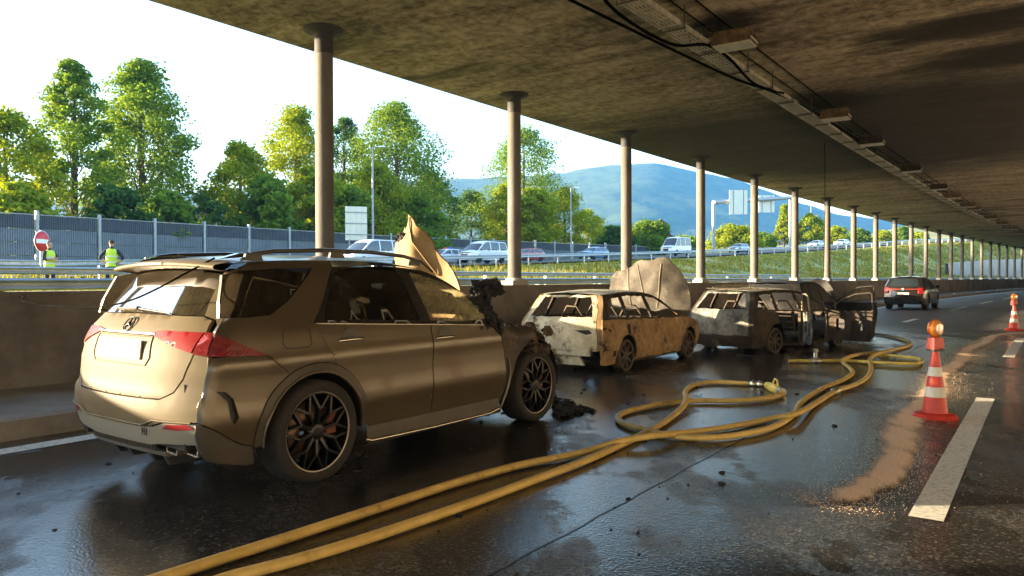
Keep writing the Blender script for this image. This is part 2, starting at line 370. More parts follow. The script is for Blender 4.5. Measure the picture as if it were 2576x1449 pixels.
M_steel = mat('galvanised_steel', (0.46, 0.49, 0.52), 0.42, 0.75, var=0.3, vscale=6)
M_dark = mat('dark_plastic', (0.02, 0.02, 0.022), 0.5)
M_black = mat('black_rubber', (0.018, 0.017, 0.016), 0.75, bump=0.2)
M_char = mat('charred', (0.012, 0.011, 0.012), 0.85, bump=0.8, bscale=35, col2=(0.03, 0.027, 0.025), vscale=12)

road = kind(sweep([(1.75, 0.0), (16.6, 0.0), (16.6, -0.5), (1.75, -0.5)], -60, 330, 3).build('road', M_asph), 'structure')
kerb = kind(sweep([(1.82, 0.004), (1.80, 0.19), (1.74, 0.215), (0.10, 0.30), (0.10, -0.45), (1.82, -0.45)], -60, 330, 3).build('kerb', M_conc), 'structure')
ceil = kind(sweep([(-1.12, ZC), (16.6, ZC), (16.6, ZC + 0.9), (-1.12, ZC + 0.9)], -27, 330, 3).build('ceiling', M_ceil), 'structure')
wall = sweep([(0.20, 0.25), (0.20, 1.36), (0.225, 1.36), (0.225, 1.42), (-0.25, 1.42), (-0.25, -0.9), (0.10, -0.9), (0.10, 0.25)], -60, 330, 3).build('parapet_wall', M_wall)
tag(wall, 'low brown concrete parapet wall along the kerb, carrying the row of columns', 'wall')
rw = sweep([(16.4, -0.3), (16.4, ZC - 0.004), (16.9, ZC - 0.004), (16.9, -0.3)], -27, 330, 6).build('gallery_wall', M_pale)
tag(rw, 'plain pale concrete wall closing the gallery on its inner side', 'wall')
# road markings and the joint between the lanes, laid on the asphalt
for t0, t1, s0, s1 in [(9.21, 9.41, -8.43, -2.5), (9.21, 9.41, 3.6, 9.5), (9.21, 9.41, 15.6, 21.5), (9.21, 9.41, 27.6, 33.5), (9.21, 9.41, -20.4, -14.5), (5.55, 5.75, 27.5, 33.5), (5.55, 5.75, 39.5, 45.5), (5.55, 5.75, 51.5, 57.5), (5.55, 5.75, 15.5, 18.2), (2.15, 2.40, -60, 330)]:
    sweep([(t0, 0.004), (t1, 0.004)], s0, s1, 1.5, closed=False).build('road_marking', M_paint, road)
M_joint = mat('joint_tar', (0.012, 0.012, 0.012), 0.35)
mb = MB(); rows = []
for i in range(400):
    s = -16 + i * 0.2; a = 7.56 + 0.008 * math.sin(i * 1.7) + 0.006 * random.uniform(-1, 1); rows.append([RD(s, a, 0.003), RD(s, a + 0.010 + 0.006 * random.random(), 0.003)])
mb.grid(rows, False); mb.build('road_joint', M_joint, road)
# reflector studs on the kerb face
M_refl = mat('reflector', (0.85, 0.85, 0.8), 0.2, emit=None)
for k, s in enumerate([47.5, 57, 69, 81]):
    o = MB().box((0, 0, 0.05), (0.05, 0.16, 0.12), taper=0.8).box((-0.028, 0, 0.055), (0.006, 0.12, 0.07)).build('kerb_reflector', M_refl, None, loc=RD(s, 1.70, 0.215), rz=ROTZ(s))
    tag(o, 'small white reflector on the far kerb, ' + ORD[k] + ' beyond the driving dark car', 'reflector', 'reflectors on the kerb')

# ------------------------------------------------------------------ columns
M_cap = mat('column_capital', (0.045, 0.045, 0.05), 0.7, var=0.4, vscale=5)
shaft = MB().lathe([(0.155, 0.16), (0.152, 3.95)], 28).mesh('shaft'); shaft.materials.append(M_colm)
neck = MB().lathe([(0.156, 3.95), (0.158, 4.27), (0.22, 4.315), (0.33, 4.34), (0.33, 4.378)], 28).mesh('capital'); neck.materials.append(M_cap)
plin = MB().box((0, 0, 0.05), (0.62, 0.36, 0.098), taper=0.96).lathe([(0.21, 0.099), (0.20, 0.15), (0.152, 0.165)], 28).mesh('plinth'); plin.materials.append(M_pale)
for n in range(-5, 39):
    s = 5.5 * n
    if n >= -1:
        lab = 'round concrete column with dark capital, %s from the left' % (ORD[n + 1] if n + 1 < 40 else 'far beyond the fortieth')
        c = thing('column', lab, 'column', RD(s, 0, 1.421), ROTZ(s), 'columns on the parapet')
    else: c = thing('column', 'round concrete column, %s behind the view on the left' % ORD[-2 - n], 'column', RD(s, 0, 1.421), ROTZ(s), 'columns on the parapet')
    for nm, me in (('shaft', shaft), ('capital', neck), ('plinth', plin)): link(nm, me, c)

# ------------------------------------------------------------------ land outside: bank, upper carriageway, hill side, mountain
def zroad(s): return 1.7 + 0.03 * max(0, s) + 0.00011 * max(0, s) ** 2
def land(s, u):
    zr = zroad(s)
    if u < 7: z = 0.95 + 0.02 * u
    elif u < 24: 
        k = (u - 7) / 17; k = k * k * (3 - 2 * k); z = 1.09 + (zr - 0.15 - 1.09) * k
    elif u < 42: z = zr - 0.15
    else: z = zr - 0.15 + 0.02 * (u - 42)
    if s > 150: z += -(s - 150) * 0.02
    return z + 0.05 * math.sin(s * 0.7 + u) * (1 if 3 < u < 23 else 0)
M_grass = mat('meadow_ground', (0.24, 0.25, 0.05), 0.9, col2=(0.42, 0.35, 0.09), vscale=0.35, contrast=(0.38, 0.6), bump=0.8, bscale=3.0, grime=(0.07, 0.11, 0.025), gscale=0.25, grange=(0.48, 0.62))
us = [0.26, 0.8, 2, 4, 6, 7, 8, 9.5, 11, 13, 15, 17, 19, 21, 23, 24, 26, 30, 34, 38, 42, 46, 50, 56, 64, 80]
mb = MB(); mb.grid([[RD(s, -u, land(s, u)) for u in us] for s in np.arange(-60, 300, 3.0)], True)
bank = kind(mb.build('grass_bank', M_grass), 'structure')
M_asph2 = mat('old_asphalt', (0.10, 0.10, 0.10), 0.8, var=0.3, vscale=2)
mb = MB(); mb.grid([[RD(s, -u, zroad(s) + 0.01 - (max(0, s - 150) * 0.02)) for u in (25.5, 30, 36, 41)] for s in np.arange(-60, 299, 3.0)], True)
kind(mb.build('upper_carriageway', M_asph2), 'structure')
M_land = mat('valley_ground', (0.10, 0.14, 0.04), 0.95, col2=(0.16, 0.15, 0.06), vscale=0.01)
def hz(x, y):
    d = math.hypot(x, y); z = -1.1
    z += 75 * math.exp(-(((x - 520) / 260) ** 2 + ((y - 640) / 300) ** 2))
    return z
def axis(a, b, n): return [a + (b - a) * (i / n) for i in range(n + 1)]
xs = axis(-4200, -600, 12) + axis(-500, 1200, 60) + axis(1300, 4200, 12); ys = axis(-4200, -300, 6) + axis(-200, 1400, 50) + axis(1500, 4200, 12)
mb = MB(); mb.grid([[Vector((x, y, hz(x, y))) for x in xs] for y in ys], True)
kind(mb.build('ground', M_land), 'structure')
# wooded ridge behind the valley
M_for = mat('mountain_forest', (0.028, 0.060, 0.022), 0.95, col2=(0.06, 0.10, 0.03), vscale=0.02, contrast=(.42, .60), bump=1.0, bscale=0.05, detail=10)
RIDGE = [(-2600, 520), (-1500, 560), (-800, 520), (-400, 508), (0, 505), (200, 500), (480, 480), (800, 462), (1100, 450), (1230, 446), (1400, 436), (1480, 424), (1560, 413), (1650, 412), (1740, 428), (1850, 452), (1960, 492), (2100, 540), (2300, 560), (2600, 575), (3200, 600), (4200, 640)]
rnd = random.Random(3)
def ridge_noise(a, b): return 0.5 * math.sin(a * 0.021 + 1.3 * math.sin(b * 0.013)) + 0.3 * math.sin(a * 0.053 + b * 0.031) + 0.2 * math.sin(a * 0.13 - b * 0.07)
rows = []
for j in range(41):
    k = j / 40.0; row = []
    for i in range(241):
        px = -2600 + i * 6800 / 240.0
        ytop = interp(RIDGE, px); th = math.atan((px - CX) / F_PX); dist = (1500 + 1100 * k)
        zt = (HOR - ytop) / F_PX * math.cos(th) * 2600 / math.cos(th) + 1.5
        prof = k ** 1.25
        z = -2 + zt * prof + (6 * ridge_noise(px, j * 40)) * math.sin(PI * k) * (zt / 380) * 2.2 + (rnd.uniform(-3, 3) if k > 0.9 else rnd.uniform(-2, 2))
        row.append(Vector((math.tan(th) * dist, dist, z)))
    rows.append(row)
rows.append([p + Vector((0, 900, -250)) for p in rows[-1]])
mb = MB(); mb.grid(rows, True); kind(mb.build('mountain', M_for), 'structure')
# ------------------------------------------------------------------ under the ceiling: cable tray, lamps, cables
M_tray = mat('tray_steel', (0.62, 0.58, 0.50), 0.5, 0.3, var=0.45, vscale=5)
M_rustbox = mat('scorched_housing', (0.25, 0.155, 0.085), 0.65, 0.2, col2=(0.07, 0.048, 0.03), vscale=7, bump=0.3)
M_lens = mat('lamp_lens', (0.62, 0.58, 0.50), 0.35, var=0.3, vscale=9)
# one tray section: side rails, perforated floor of thin slats, hangers (x along the road)
TL = 1.42
tr = MB()
for y in (-0.17, 0.17): tr.box((0, y, 0.03), (TL, 0.012, 0.075))
tray_rail = tr.mesh('side_rail'); tray_rail.materials.append(M_tray)
ts = MB()
for k in range(6): ts.box((0, -0.15 + 0.06 * k, 0), (TL - 0.02, 0.026, 0.008))
for k in range(8): ts.box((-TL / 2 + 0.1 + k * (TL - 0.2) / 7, 0, -0.006), (0.03, 0.33, 0.005))
tray_floor = ts.mesh('slatted_floor'); tray_floor.materials.append(M_tray)
th = MB(); th.box((-TL / 2 + 0.02, -0.19, 0.16), (0.035, 0.014, 0.38)).box((-TL / 2 + 0.02, 0.19, 0.16), (0.035, 0.014, 0.38)).box((-TL / 2 + 0.02, 0, -0.02), (0.04, 0.42, 0.018))
tray_hang = th.mesh('hanger'); tray_hang.materials.append(mat('hanger_steel', (0.10, 0.085, 0.07), 0.6, 0.5))
k = 0
for i in range(40):
    s = -8.2 + i * 1.5
    o = thing('cable_tray', 'perforated cable tray section under the ceiling, %s from the near end' % (ORD[i] if i < 40 else 'far beyond the fortieth'), 'cable tray', RD(s, 5.18, ZC - 0.33), ROTZ(s), 'cable tray sections')
    link('side_rail', tray_rail, o); link('slatted_floor', tray_floor, o); link('hanger', tray_hang, o)
def ceiling_lamp(s, lab, dark):
    o = thing('ceiling_light', lab, 'light', RD(s, 5.72, ZC - 0.34), ROTZ(s) + 0.04, 'lamps under the ceiling')
    hm = M_rustbox if not dark else mat('sooty_housing', (0.07, 0.05, 0.035), 0.7, 0.2, col2=(0.02, 0.018, 0.016), vscale=7)
    MB().box((0, 0, 0.07), (0.46, 0.66, 0.22), taper=0.88).build('housing', hm, o)
    MB().box((0, 0, -0.02), (0.40, 0.60, 0.08), taper=1.10).build('lens', M_lens, o)
    f = MB().box((-0.205, 0, 0.0), (0.015, 0.60, 0.05)).box((0.205, 0, 0.0), (0.015, 0.60, 0.05)); f.build('lens_frame', M_steel, o)
    b = MB()
    for y in (-0.22, 0.22): b.box((0, y, 0.24), (0.05, 0.02, 0.2)).box((0, y, 0.15), (0.46, 0.03, 0.02))
    for x in (-.2, .2): b.box((x, .50, .13), (.03, .42, .03)).box((x, .52, .30), (.03, .5, .03)).box((x, .70, .2), (.025, .025, .28))
    b.build('mounting_bracket', M_dark, o)
    for y in (-0.31, 0.31): MB().box((-0.1, y, 0.08), (0.1, 0.02, 0.07)).box((0.1, y, 0.08), (0.1, 0.02, 0.07)).build('clasp', M_dark, o)
for i, s in enumerate([-8.0, -1.63, 5.42, 9.7, 16.5, 23.3, 27.7, 33.4, 35.8, 43.9, 50.5, 57.5, 65, 73]):
    ceiling_lamp(s, 'boxy lamp hung under the ceiling beside the tray, %s from the near end' % ORD[i], 8 < s < 24)
M_cable = mat('black_cable', (0.003, 0.003, 0.003), 0.9, spec=0.02)
def cable(name, pts, r, lab, m=M_cable, sub=6, n=7):
    P = [Vector(p) for p in pts]; Q = spline(P, sub)
    return tag(MB().tube(Q, r, n).build(name, m), lab, 'cable')
def spline(P, sub):
    Q = []
    for i in range(len(P) - 1):
        a = P[max(i - 1, 0)]; b = P[i]; c = P[i + 1]; d = P[min(i + 2, len(P) - 1)]
        for k in range(sub):
            t = k / sub
            Q.append(0.5 * ((2 * b) + (c - a) * t + (2 * a - 5 * b + 4 * c - d) * t * t + (3 * b - a - 3 * c + d) * t ** 3))
    return Q + [P[-1]]
cable('ceiling_cable', [RD(s, 5.62, ZC - 0.03) for s in np.arange(-14, 90, 4.0)], 0.012, 'thin black cable run straight along the ceiling through the lamps', sub=1)
cable('ceiling_cable', [RD(s, 5.30, ZC - 0.03) for s in np.arange(-14, 90, 4.0)], 0.012, 'thin black cable run along the ceiling beside the tray', sub=1)
cable('ceiling_cable', [RD(-7, 4.15, ZC - 0.22), RD(-4.87, 4.42, ZC - 0.27), RD(-2.2, 4.72, ZC - 0.33), RD(0.4, 5.0, ZC - 0.36), RD(2.2, 5.28, ZC - 0.33), RD(5, 5.36, ZC - 0.26), RD(12, 5.40, ZC - 0.2)], 0.024, 'thick black cable crossing the ceiling towards the tray')
cable('ceiling_cable', [RD(-5.5, 5.0, ZC - 0.12), RD(-4.2, 4.86, ZC - 0.36), RD(-2.6, 5.0, ZC - 0.45), RD(-1.9, 5.35, ZC - 0.36), RD(-0.9, 5.38, ZC - 0.36), RD(0.8, 5.26, ZC - 0.42), RD(2.4, 5.36, ZC - 0.30)], 0.026, 'sagging black cable loop below the nearest lamp')
cable('ceiling_cable', [RD(2.3, 5.33, ZC - 0.28), RD(6, 5.34, ZC - 0.24), RD(10, 5.36, ZC - 0.27), RD(15, 5.36, ZC - 0.24)], 0.02, 'black cable bundle lying on the tray behind the second lamp')
cable('hanging_cable', [RD(10.8, 4.16, ZC - 0.01), RD(10.8, 4.17, 4.0), RD(10.82, 4.14, 1.75)], 0.011, 'thin cable hanging straight down from the ceiling above the wrecks')

# ------------------------------------------------------------------ guard rails and fence beside the gallery
M_bluesteel = mat('blue_grey_steel', (0.34, 0.40, 0.48), 0.45, 0.6, var=0.25, vscale=3)
def guard_rail(lab, u, s0, s1, h, beam_h, base, step=2.0, m=M_steel, bw=0.12):
    o = thing('guard_rail', lab, 'guard rail')
    z = lambda s: base(s) + h
    n = int((s1 - s0) / 2) + 1; mb = MB()
    prof = [(0, 0), (bw * 0.4, beam_h * 0.18), (bw * 0.15, beam_h * 0.38), (bw * 0.15, beam_h * 0.62), (bw * 0.4, beam_h * 0.82), (0, beam_h), (-0.03, beam_h), (-0.03, 0)]
    k = len(prof); vs = []
    for i in range(n):
        s = s0 + (s1 - s0) * i / (n - 1)
        vs += [RD(s, -u + a, z(s) - beam_h + b) for a, b in prof]
    mb.add(vs, [(i * k + j, i * k + (j + 1) % k, (i + 1) * k + (j + 1) % k, (i + 1) * k + j) for i in range(n - 1) for j in range(k)])
    mb.build('beam', m, o)
    pm = MB().box((0, 0, -0.55), (0.06, 0.10, 1.1)).box((0, -0.06, -0.12), (0.05, 0.05, 0.16)).mesh('post'); pm.materials.append(M_steel)
    s = s0
    while s <= s1:
        p = RD(s, -u - 0.09, z(s) - 0.02); link('post', pm, o, loc=p, rz=ROTZ(s)); s += step
    return o
guard_rail('blue grey guard rail directly behind the parapet wall', 3.4, -14, 150, 0.66, 0.20, lambda s: 0.93, 4.0, M_bluesteel)
guard_rail('weathered steel guard rail beside the two police officers', 7.2, -20, 46, 0.82, 0.16, lambda s: 1.02, 4.0)
guard_rail('guard rail along the near edge of the upper carriageway', 24.6, -30, 280, 0.72, 0.26, lambda s: zroad(s) - max(0, s - 150) * 0.02, 4.0)
# ------------------------------------------------------------------ noise barrier
M_np = mat('barrier_panel', (0.21, 0.225, 0.25), 0.75, col2=(0.14, 0.155, 0.18), vscale=0.8, contrast=(0.3, 0.7), rand=True)
M_nt = mat('barrier_top_panel', (0.085, 0.095, 0.115), 0.75, var=0.3, vscale=1)
M_npost = mat('barrier_post', (0.34, 0.36, 0.38), 0.5, 0.4, var=0.2)
nb = thing('noise_barrier', 'long blue grey ribbed noise barrier behind the upper carriageway', 'noise barrier')
BW, NBU = 4.0, 48.0
pv = MB(); nf = 26
for i in range(nf):
    x0 = -BW / 2 + 0.09 + i * (BW - 0.18) / nf; x1 = x0 + (BW - 0.18) / nf
    pv.box(((x0 * 2 + x1) / 3, 0, 0), ((x1 - x0) * 0.5, 0.10, 0.90)); 
pv.box((0, 0.03, 0), (BW - 0.16, 0.05, 0.93))
pvm = pv.mesh('panel'); pvm.materials.append(M_np); pvt = pvm.copy(); pvt.materials.clear(); pvt.materials.append(M_nt)
pom = MB().box((0, 0, 2.05), (0.20, 0.26, 4.2)).mesh('post'); pom.materials.append(M_npost)
cov = MB().box((0, 0, 0), (BW, 0.18, 0.05)).mesh('coping'); cov.materials.append(M_npost)
for i in range(28):
    s = -2 + i * BW; zb = 2.35 + 0.012 * max(0, s - 40); hd = ROTZ(s)
    link('post', pom, nb, loc=RD(s - BW / 2, -NBU, zb), rz=hd)
    for r in range(4): link('panel', pvt if r == 3 else pvm, nb, loc=RD(s, -NBU, zb + 0.47 + r * 0.955), rz=hd)
    link('coping', cov, nb, loc=RD(s, -NBU, zb + 3.86), rz=hd)

# ------------------------------------------------------------------ lamp posts, sign backs, gantry
def lamp_post(px, ytop, d, lab, ybase=None, arm=True):
    p = D(px, ytop, d); zb = 1.5
    o = thing('street_lamp', lab, 'street lamp', (p.x, p.y, zb), 0.0, 'lamp posts along the upper carriageway')
    h = p.z - zb
    MB().tube([(0, 0, 0), (0, 0, h * 0.5), (0, 0, h)], [0.12, 0.10, 0.075], 10).build('pole', M_npost, o)
    if arm:
        MB().tube([(0, 0, h), (0.25, 0, h + 0.06), (0.6, 0, h + 0.10)], 0.05, 8).build('arm', M_npost, o)
        MB().box((0.85, 0, h + 0.12), (0.75, 0.3, 0.13), taper=0.8).build('lamp_head', M_white, o)
lamp_post(937, 372, 68, 'tall lamp post with flat head between the dark green trees')
lamp_post(1436, 474, 100, 'lamp post in front of the yellow green trees, second from the left')
lamp_post(2040, 500, 170, 'thin pole rising behind the sign gantry on the right', arm=False)
# board seen from behind on a lattice stand
c = D(896, 562, 60.0); o = thing('road_sign_board', 'pale back of a tall road sign board on a lattice stand', 'sign', (c.x, c.y, c.z), 0.35)
M_signback = mat('sign_back', (0.80, 0.76, 0.62), 0.5, 0.0, var=0.12, vscale=2)
for i in range(4): MB().box((-0.66 + 0.44 * i, 0, 0), (0.43, 0.05, 2.75)).build('board_section', M_signback, o)
for z in (-0.9, 0, 0.9): MB().box((0, -0.05, z), (1.75, 0.05, 0.08)).build('cross_rail', M_npost, o)
for x in (-0.55, 0.55): MB().box((x, 0.02, -2.6), (0.10, 0.10, 2.6)).build('leg', M_npost, o)
for k in range(4): MB().box((0, 0.02, -1.7 - 0.5 * k), (1.1, 0.06, 0.06)).build('rung', M_npost, o)
# gantry over the upper carriageway
a = D(1795, 512, 128); b = D(1988, 500, 150)
o = thing('sign_gantry', 'grey sign gantry with two pale sign backs spanning the upper carriageway', 'gantry')
for p, zb in ((a, 5.0), (b, 7.0)): MB().tube([(p.x, p.y, zb), (p.x, p.y, p.z)], 0.32, 8).build('post', M_npost, o)
MB().tube([a + Vector((0, 0, 0.2)), b + Vector((0, 0, 0.2))], 0.36, 8).build('cross_beam', M_npost, o)
for x0, x1, y0, y1, d in ((1833, 1878, 479, 540, 131), (1906, 1946, 492, 535, 142)):
    q = [D(x0, y0, d), D(x1, y0, d + 5), D(x1, y1, d + 5), D(x0, y1, d)]
    for p in q: p.y -= 0.5
    sg = MB().add(q + [p + Vector((0, 0.12, 0)) for p in q], [(0, 1, 2, 3), (4, 7, 6, 5), (0, 4, 5, 1), (1, 5, 6, 2), (2, 6, 7, 3), (3, 7, 4, 0)]).build('sign_back', M_signback, o)
    for k in (0.22, 0.78):
        t_ = q[0].lerp(q[1], k); b_ = q[3].lerp(q[2], k); MB().tube([t_ + Vector((0, -0.06, 0)), b_ + Vector((0, -0.06, 0))], 0.07, 6).build('stiffener', M_npost, sg)
# no entry sign beside the officers
c = D(105, 607, 30.0); o = thing('no_entry_sign', 'round red no entry sign with white bar in front of the noise barrier', 'sign', (c.x, c.y, c.z), 1.48)
M_red = mat('sign_red', (0.62, 0.03, 0.035), 0.4)
MB().lathe([(0.0, -0.02), (0.43, -0.02), (0.43, 0.0), (0.0, 0.0)], 32, 'y').build('disc', M_white, o)
MB().lathe([(0.0, -0.024), (0.41, -0.024), (0.41, -0.021)], 32, 'y').build('red_face', M_red, o)
MB().box((0, -0.028, 0), (0.66, 0.006, 0.17)).build('white_bar', M_white, o)
MB().tube([(0, 0.04, -2.2), (0, 0.04, 0.45)], 0.035, 8).build('post', M_steel, o)

# ------------------------------------------------------------------ trees
def leaf_mat(name, c1, c2):
    m = bpy.data.materials.new(name); m.use_nodes = True; nt = m.node_tree; L = nt.links.new; nt.nodes.remove(nt.nodes['Principled BSDF'])
    g = nn(nt, 'ShaderNodeNewGeometry'); r = nn(nt, 'ShaderNodeValToRGB'); L(g.outputs['Random Per Island'], r.inputs[0])
    r.color_ramp.elements[0].color = (*c1, 1); r.color_ramp.elements[1].color = (*c2, 1)
    d = nn(nt, 'ShaderNodeBsdfDiffuse'); t = nn(nt, 'ShaderNodeBsdfTranslucent'); L(r.outputs[0], d.inputs[0])
    hs = nn(nt, 'ShaderNodeHueSaturation', Hue=0.485, Saturation=1.1, Value=1.25); L(r.outputs[0], hs.inputs['Color']); L(hs.outputs[0], t.inputs[0])
    mx = nn(nt, 'ShaderNodeMixShader'); mx.inputs[0].default_value = 0.45; L(d.outputs[0], mx.inputs[1]); L(t.outputs[0], mx.inputs[2]); L(mx.outputs[0], nt.nodes['Material Output'].inputs[0])
    return m
M_leafA = leaf_mat('leaf_fresh_green', (0.10, 0.19, 0.03), (0.22, 0.31, 0.05))
M_leafB = leaf_mat('leaf_yellow_green', (0.17, 0.25, 0.025), (0.33, 0.37, 0.04))
M_leafC = leaf_mat('leaf_dark_green', (0.05, 0.115, 0.035), (0.12, 0.20, 0.05))
M_leafD = leaf_mat('leaf_copper', (0.05, 0.025, 0.03), (0.09, 0.04, 0.04))
M_bark = mat('bark', (0.12, 0.095, 0.07), 0.9, var=0.4, vscale=6, bump=0.5, bscale=12)
def tree(base, h, rad, lm, lab, trunk=0.28, ncl=46, nleaf=120, leaf=0.34, seed=0, name='broadleaf_tree', group='trees behind the noise barrier', lean=0.0, conic=False, low=False):
    rnd = random.Random(seed); o = thing(name, lab, 'tree', base, 0, group)
    tb = MB(); r0 = 0.022 * h + 0.05
    top = Vector((lean * h * 0.2, rnd.uniform(-.3, .3), h * 0.93))
    spine = [Vector((0, 0, -0.5))] + [Vector((top.x * k + rnd.uniform(-.12, .12) * h * 0.05, top.y * k + rnd.uniform(-.2, .2), top.z * k)) for k in (0.25, 0.45, 0.65, 0.85, 1.0)]
    tb.tube(spine, [r0, r0 * 0.85, r0 * 0.68, r0 * 0.48, r0 * 0.26, 0.03], 7)
    vs = []; fs = []
    cl = []
    for i in range(ncl):
        k = trunk + (1 - trunk) * ((i + rnd.random()) / ncl)
        e = (k - trunk) / (1 - trunk)
        rr = rad * ((1 - e) if conic else (max(0.0, math.sin(PI * min(1, 0.22 + 0.78 * e) ** 0.9)) ** 0.75 * 0.95 + 0.06)) 
        if low: rr = rad * math.sqrt(max(0.03, 1 - e * e))
        a = i * 2.399 + rnd.uniform(-.5, .5); q = math.sqrt(rnd.uniform(0.12, 1.0))
        c = Vector((math.cos(a) * rr * q + top.x * k, math.sin(a) * rr * q, h * k))
        j = max(0.08, k - 0.16 - 0.1 * q); 
        st = Vector((top.x * j, top.y * j, h * j * 0.95)); mid = st.lerp(c, 0.55) + Vector((0, 0, -0.04 * h * rnd.random()))
        tb.tube([st, mid, c], [r0 * 0.26 * (1.1 - k), r0 * 0.15 * (1.1 - k) + 0.01, 0.012], 4, caps=False)
        cl.append((c, rad * rnd.uniform(0.26, 0.44) * (0.75 if e > 0.85 else 1)))
    rg = np.random.default_rng(seed + 77); N = int(nleaf * 3.2); K = len(cl)
    C = np.repeat(np.array([tuple(c) for c, r in cl]), N, 0); CR = np.repeat(np.array([r for c, r in cl]), N)
    v = rg.normal(size=(K * N, 3)); v /= np.linalg.norm(v, axis=1)[:, None]; v *= (CR * rg.random(K * N) ** 0.42)[:, None]; v[:, 2] *= 0.62
    v[rg.random(K * N) < 0.10] *= 1.45
    P_ = C + v; s_ = leaf * rg.uniform(0.5, 1.2, K * N); u_ = rg.normal(size=(K * N, 3)) * (1, 1, 0.7); u_ /= np.linalg.norm(u_, axis=1)[:, None]
    w_ = np.cross(u_, rg.normal(size=(K * N, 3))); w_ /= np.linalg.norm(w_, axis=1)[:, None]
    Q_ = np.stack([P_ - u_ * (s_ * .5)[:, None], P_ + w_ * (s_ * .32)[:, None], P_ + u_ * (s_ * .5)[:, None], P_ - w_ * (s_ * .32)[:, None]], 1).reshape(-1, 3)
    me = bpy.data.meshes.new('crown'); me.from_pydata(Q_.tolist(), [], np.arange(len(Q_)).reshape(-1, 4).tolist()); me.materials.append(lm)
    tb.build('trunk', M_bark, o)
    link('crown', me, o)
    return o
def tree_at(px, ytop, hw, u, lm, lab, seed, **kw):
    g = ray_to_t(px, -u); s, t = ST(g.x, g.y); zb = land(s, u) if s < 290 else 2.0
    k = g.y / F_PX; zt = CAMZ + (HOR - ytop) * k
    return tree((g.x, g.y, zb), zt - zb, hw * k * 1.08, lm, lab, seed=seed, **kw)
tree_at(20, 285, 115, 55, M_leafB, 'loose yellow green tree at the far left edge above the barrier', 1, ncl=44, nleaf=110, trunk=0.2)
tree_at(185, 160, 82, 58, M_leafA, 'tall slender tree with a bare lower trunk, left of the tallest pair', 2, ncl=52, trunk=0.36, nleaf=95, lean=0.02)
tree_at(360, 160, 118, 60, M_leafA, 'tall broad tree, right one of the tallest pair on the left', 3, ncl=80, trunk=0.20, nleaf=120)
tree_at(520, 500, 60, 52, M_leafC, 'low dark bush above the barrier right of the tallest pair', 4, ncl=26, trunk=0.1, nleaf=90, low=True)
tree_at(605, 368, 95, 56, M_leafB, 'yellow green bushy tree left of the nearest column', 5, ncl=50, trunk=0.15, nleaf=120)
tree_at(745, 278, 100, 60, M_leafB, 'large yellow green tree partly behind the nearest column', 6, ncl=64, trunk=0.15, nleaf=120)
tree_at(868, 300, 72, 64, M_leafC, 'blue green tree just right of the nearest column', 7, ncl=46, trunk=0.15, nleaf=110)
tree_at(1000, 270, 118, 57, M_leafA, 'large dense green tree between the first and second column', 8, ncl=84, trunk=0.10, nleaf=130)
tree_at(950, 420, 90, 53, M_leafB, 'bright green tree in front of the large dense tree', 9, ncl=46, trunk=0.1, nleaf=120)
tree_at(1085, 440, 70, 60, M_leafC, 'dark green tree at the right foot of the large dense tree', 10, ncl=40, trunk=0.1, nleaf=120)
tree_at(1185, 488, 66, 66, M_leafC, 'small blue green tree left of the second column', 11, ncl=36, trunk=0.12, nleaf=110)
tree_at(1318, 328, 100, 58, M_leafA, 'tall tree growing behind the second column', 12, ncl=64, trunk=0.15, nleaf=120)
tree_at(1275, 470, 60, 54, M_leafB, 'yellow green tree at the left foot of the second column', 13, ncl=34, trunk=0.1, nleaf=110)
tree_at(1420, 480, 72, 55, M_leafB, 'yellow green tree between the second and third column', 14, ncl=46, trunk=0.1, nleaf=120)
tree_at(1480, 530, 40, 60, M_leafB, 'small yellow tree beside the second lamp post', 15, ncl=26, trunk=0.1, nleaf=90)
for i, (px, yt, hw, u, m_, nm) in enumerate([(60, 470, 80, 51, M_leafB, 'low yellow green undergrowth at the far left above the barrier'), (290, 470, 75, 51, M_leafC, 'dark undergrowth below the tallest pair of trees'), (430, 490, 70, 51, M_leafA, 'green undergrowth right below the tallest pair of trees'), (680, 450, 80, 51, M_leafA, 'green undergrowth left of the nearest column'), (790, 430, 80, 52, M_leafB, 'yellow undergrowth behind the nearest column'), (880, 470, 60, 51, M_leafA, 'green undergrowth right of the nearest column'), (1050, 490, 70, 51, M_leafA, 'green undergrowth behind the torn bonnet'), (1345, 480, 60, 52, M_leafB, 'yellow undergrowth right of the second column'), (1545, 575, 55, 52, M_leafC, 'low green bush left of the third column'), (1630, 562, 60, 50, M_leafA, 'round green bush behind the white panel van'), (1664, 560, 26, 75, M_leafD, 'dark copper coloured tree above the white panel van'),
        (1720, 600, 40, 54, M_leafA, 'green bush right of the white panel van'), (1845, 572, 55, 50, M_leafB, 'yellow green bush below the sign gantry'), (1915, 590, 30, 54, M_leafA, 'green bush behind the fifth column'), (2040, 545, 42, 48, M_leafB, 'round yellow green tree right of the gantry'),
        (2105, 575, 28, 50, M_leafB, 'small yellow tree between the seventh and eighth column'), (2160, 580, 30, 52, M_leafA, 'small green tree behind the eighth column'), (2222, 585, 26, 50, M_leafB, 'small yellow tree behind the ninth column'), (2270, 575, 22, 52, M_leafA, 'small green tree behind the tenth column'), (2310, 590, 22, 54, M_leafB, 'small yellow tree behind the eleventh column')]):
    tree_at(px, yt, hw, u, m_, nm, 30 + i, ncl=26, trunk=0.08, nleaf=90, leaf=0.55, name='bush', low=True, group='bushes along the upper carriageway')
tree_at(1972, 520, 24, 52, M_leafB, 'slim pale conifer beside the right leg of the gantry', 60, ncl=40, trunk=0.08, nleaf=70, leaf=0.45, conic=True, name='conifer_tree')

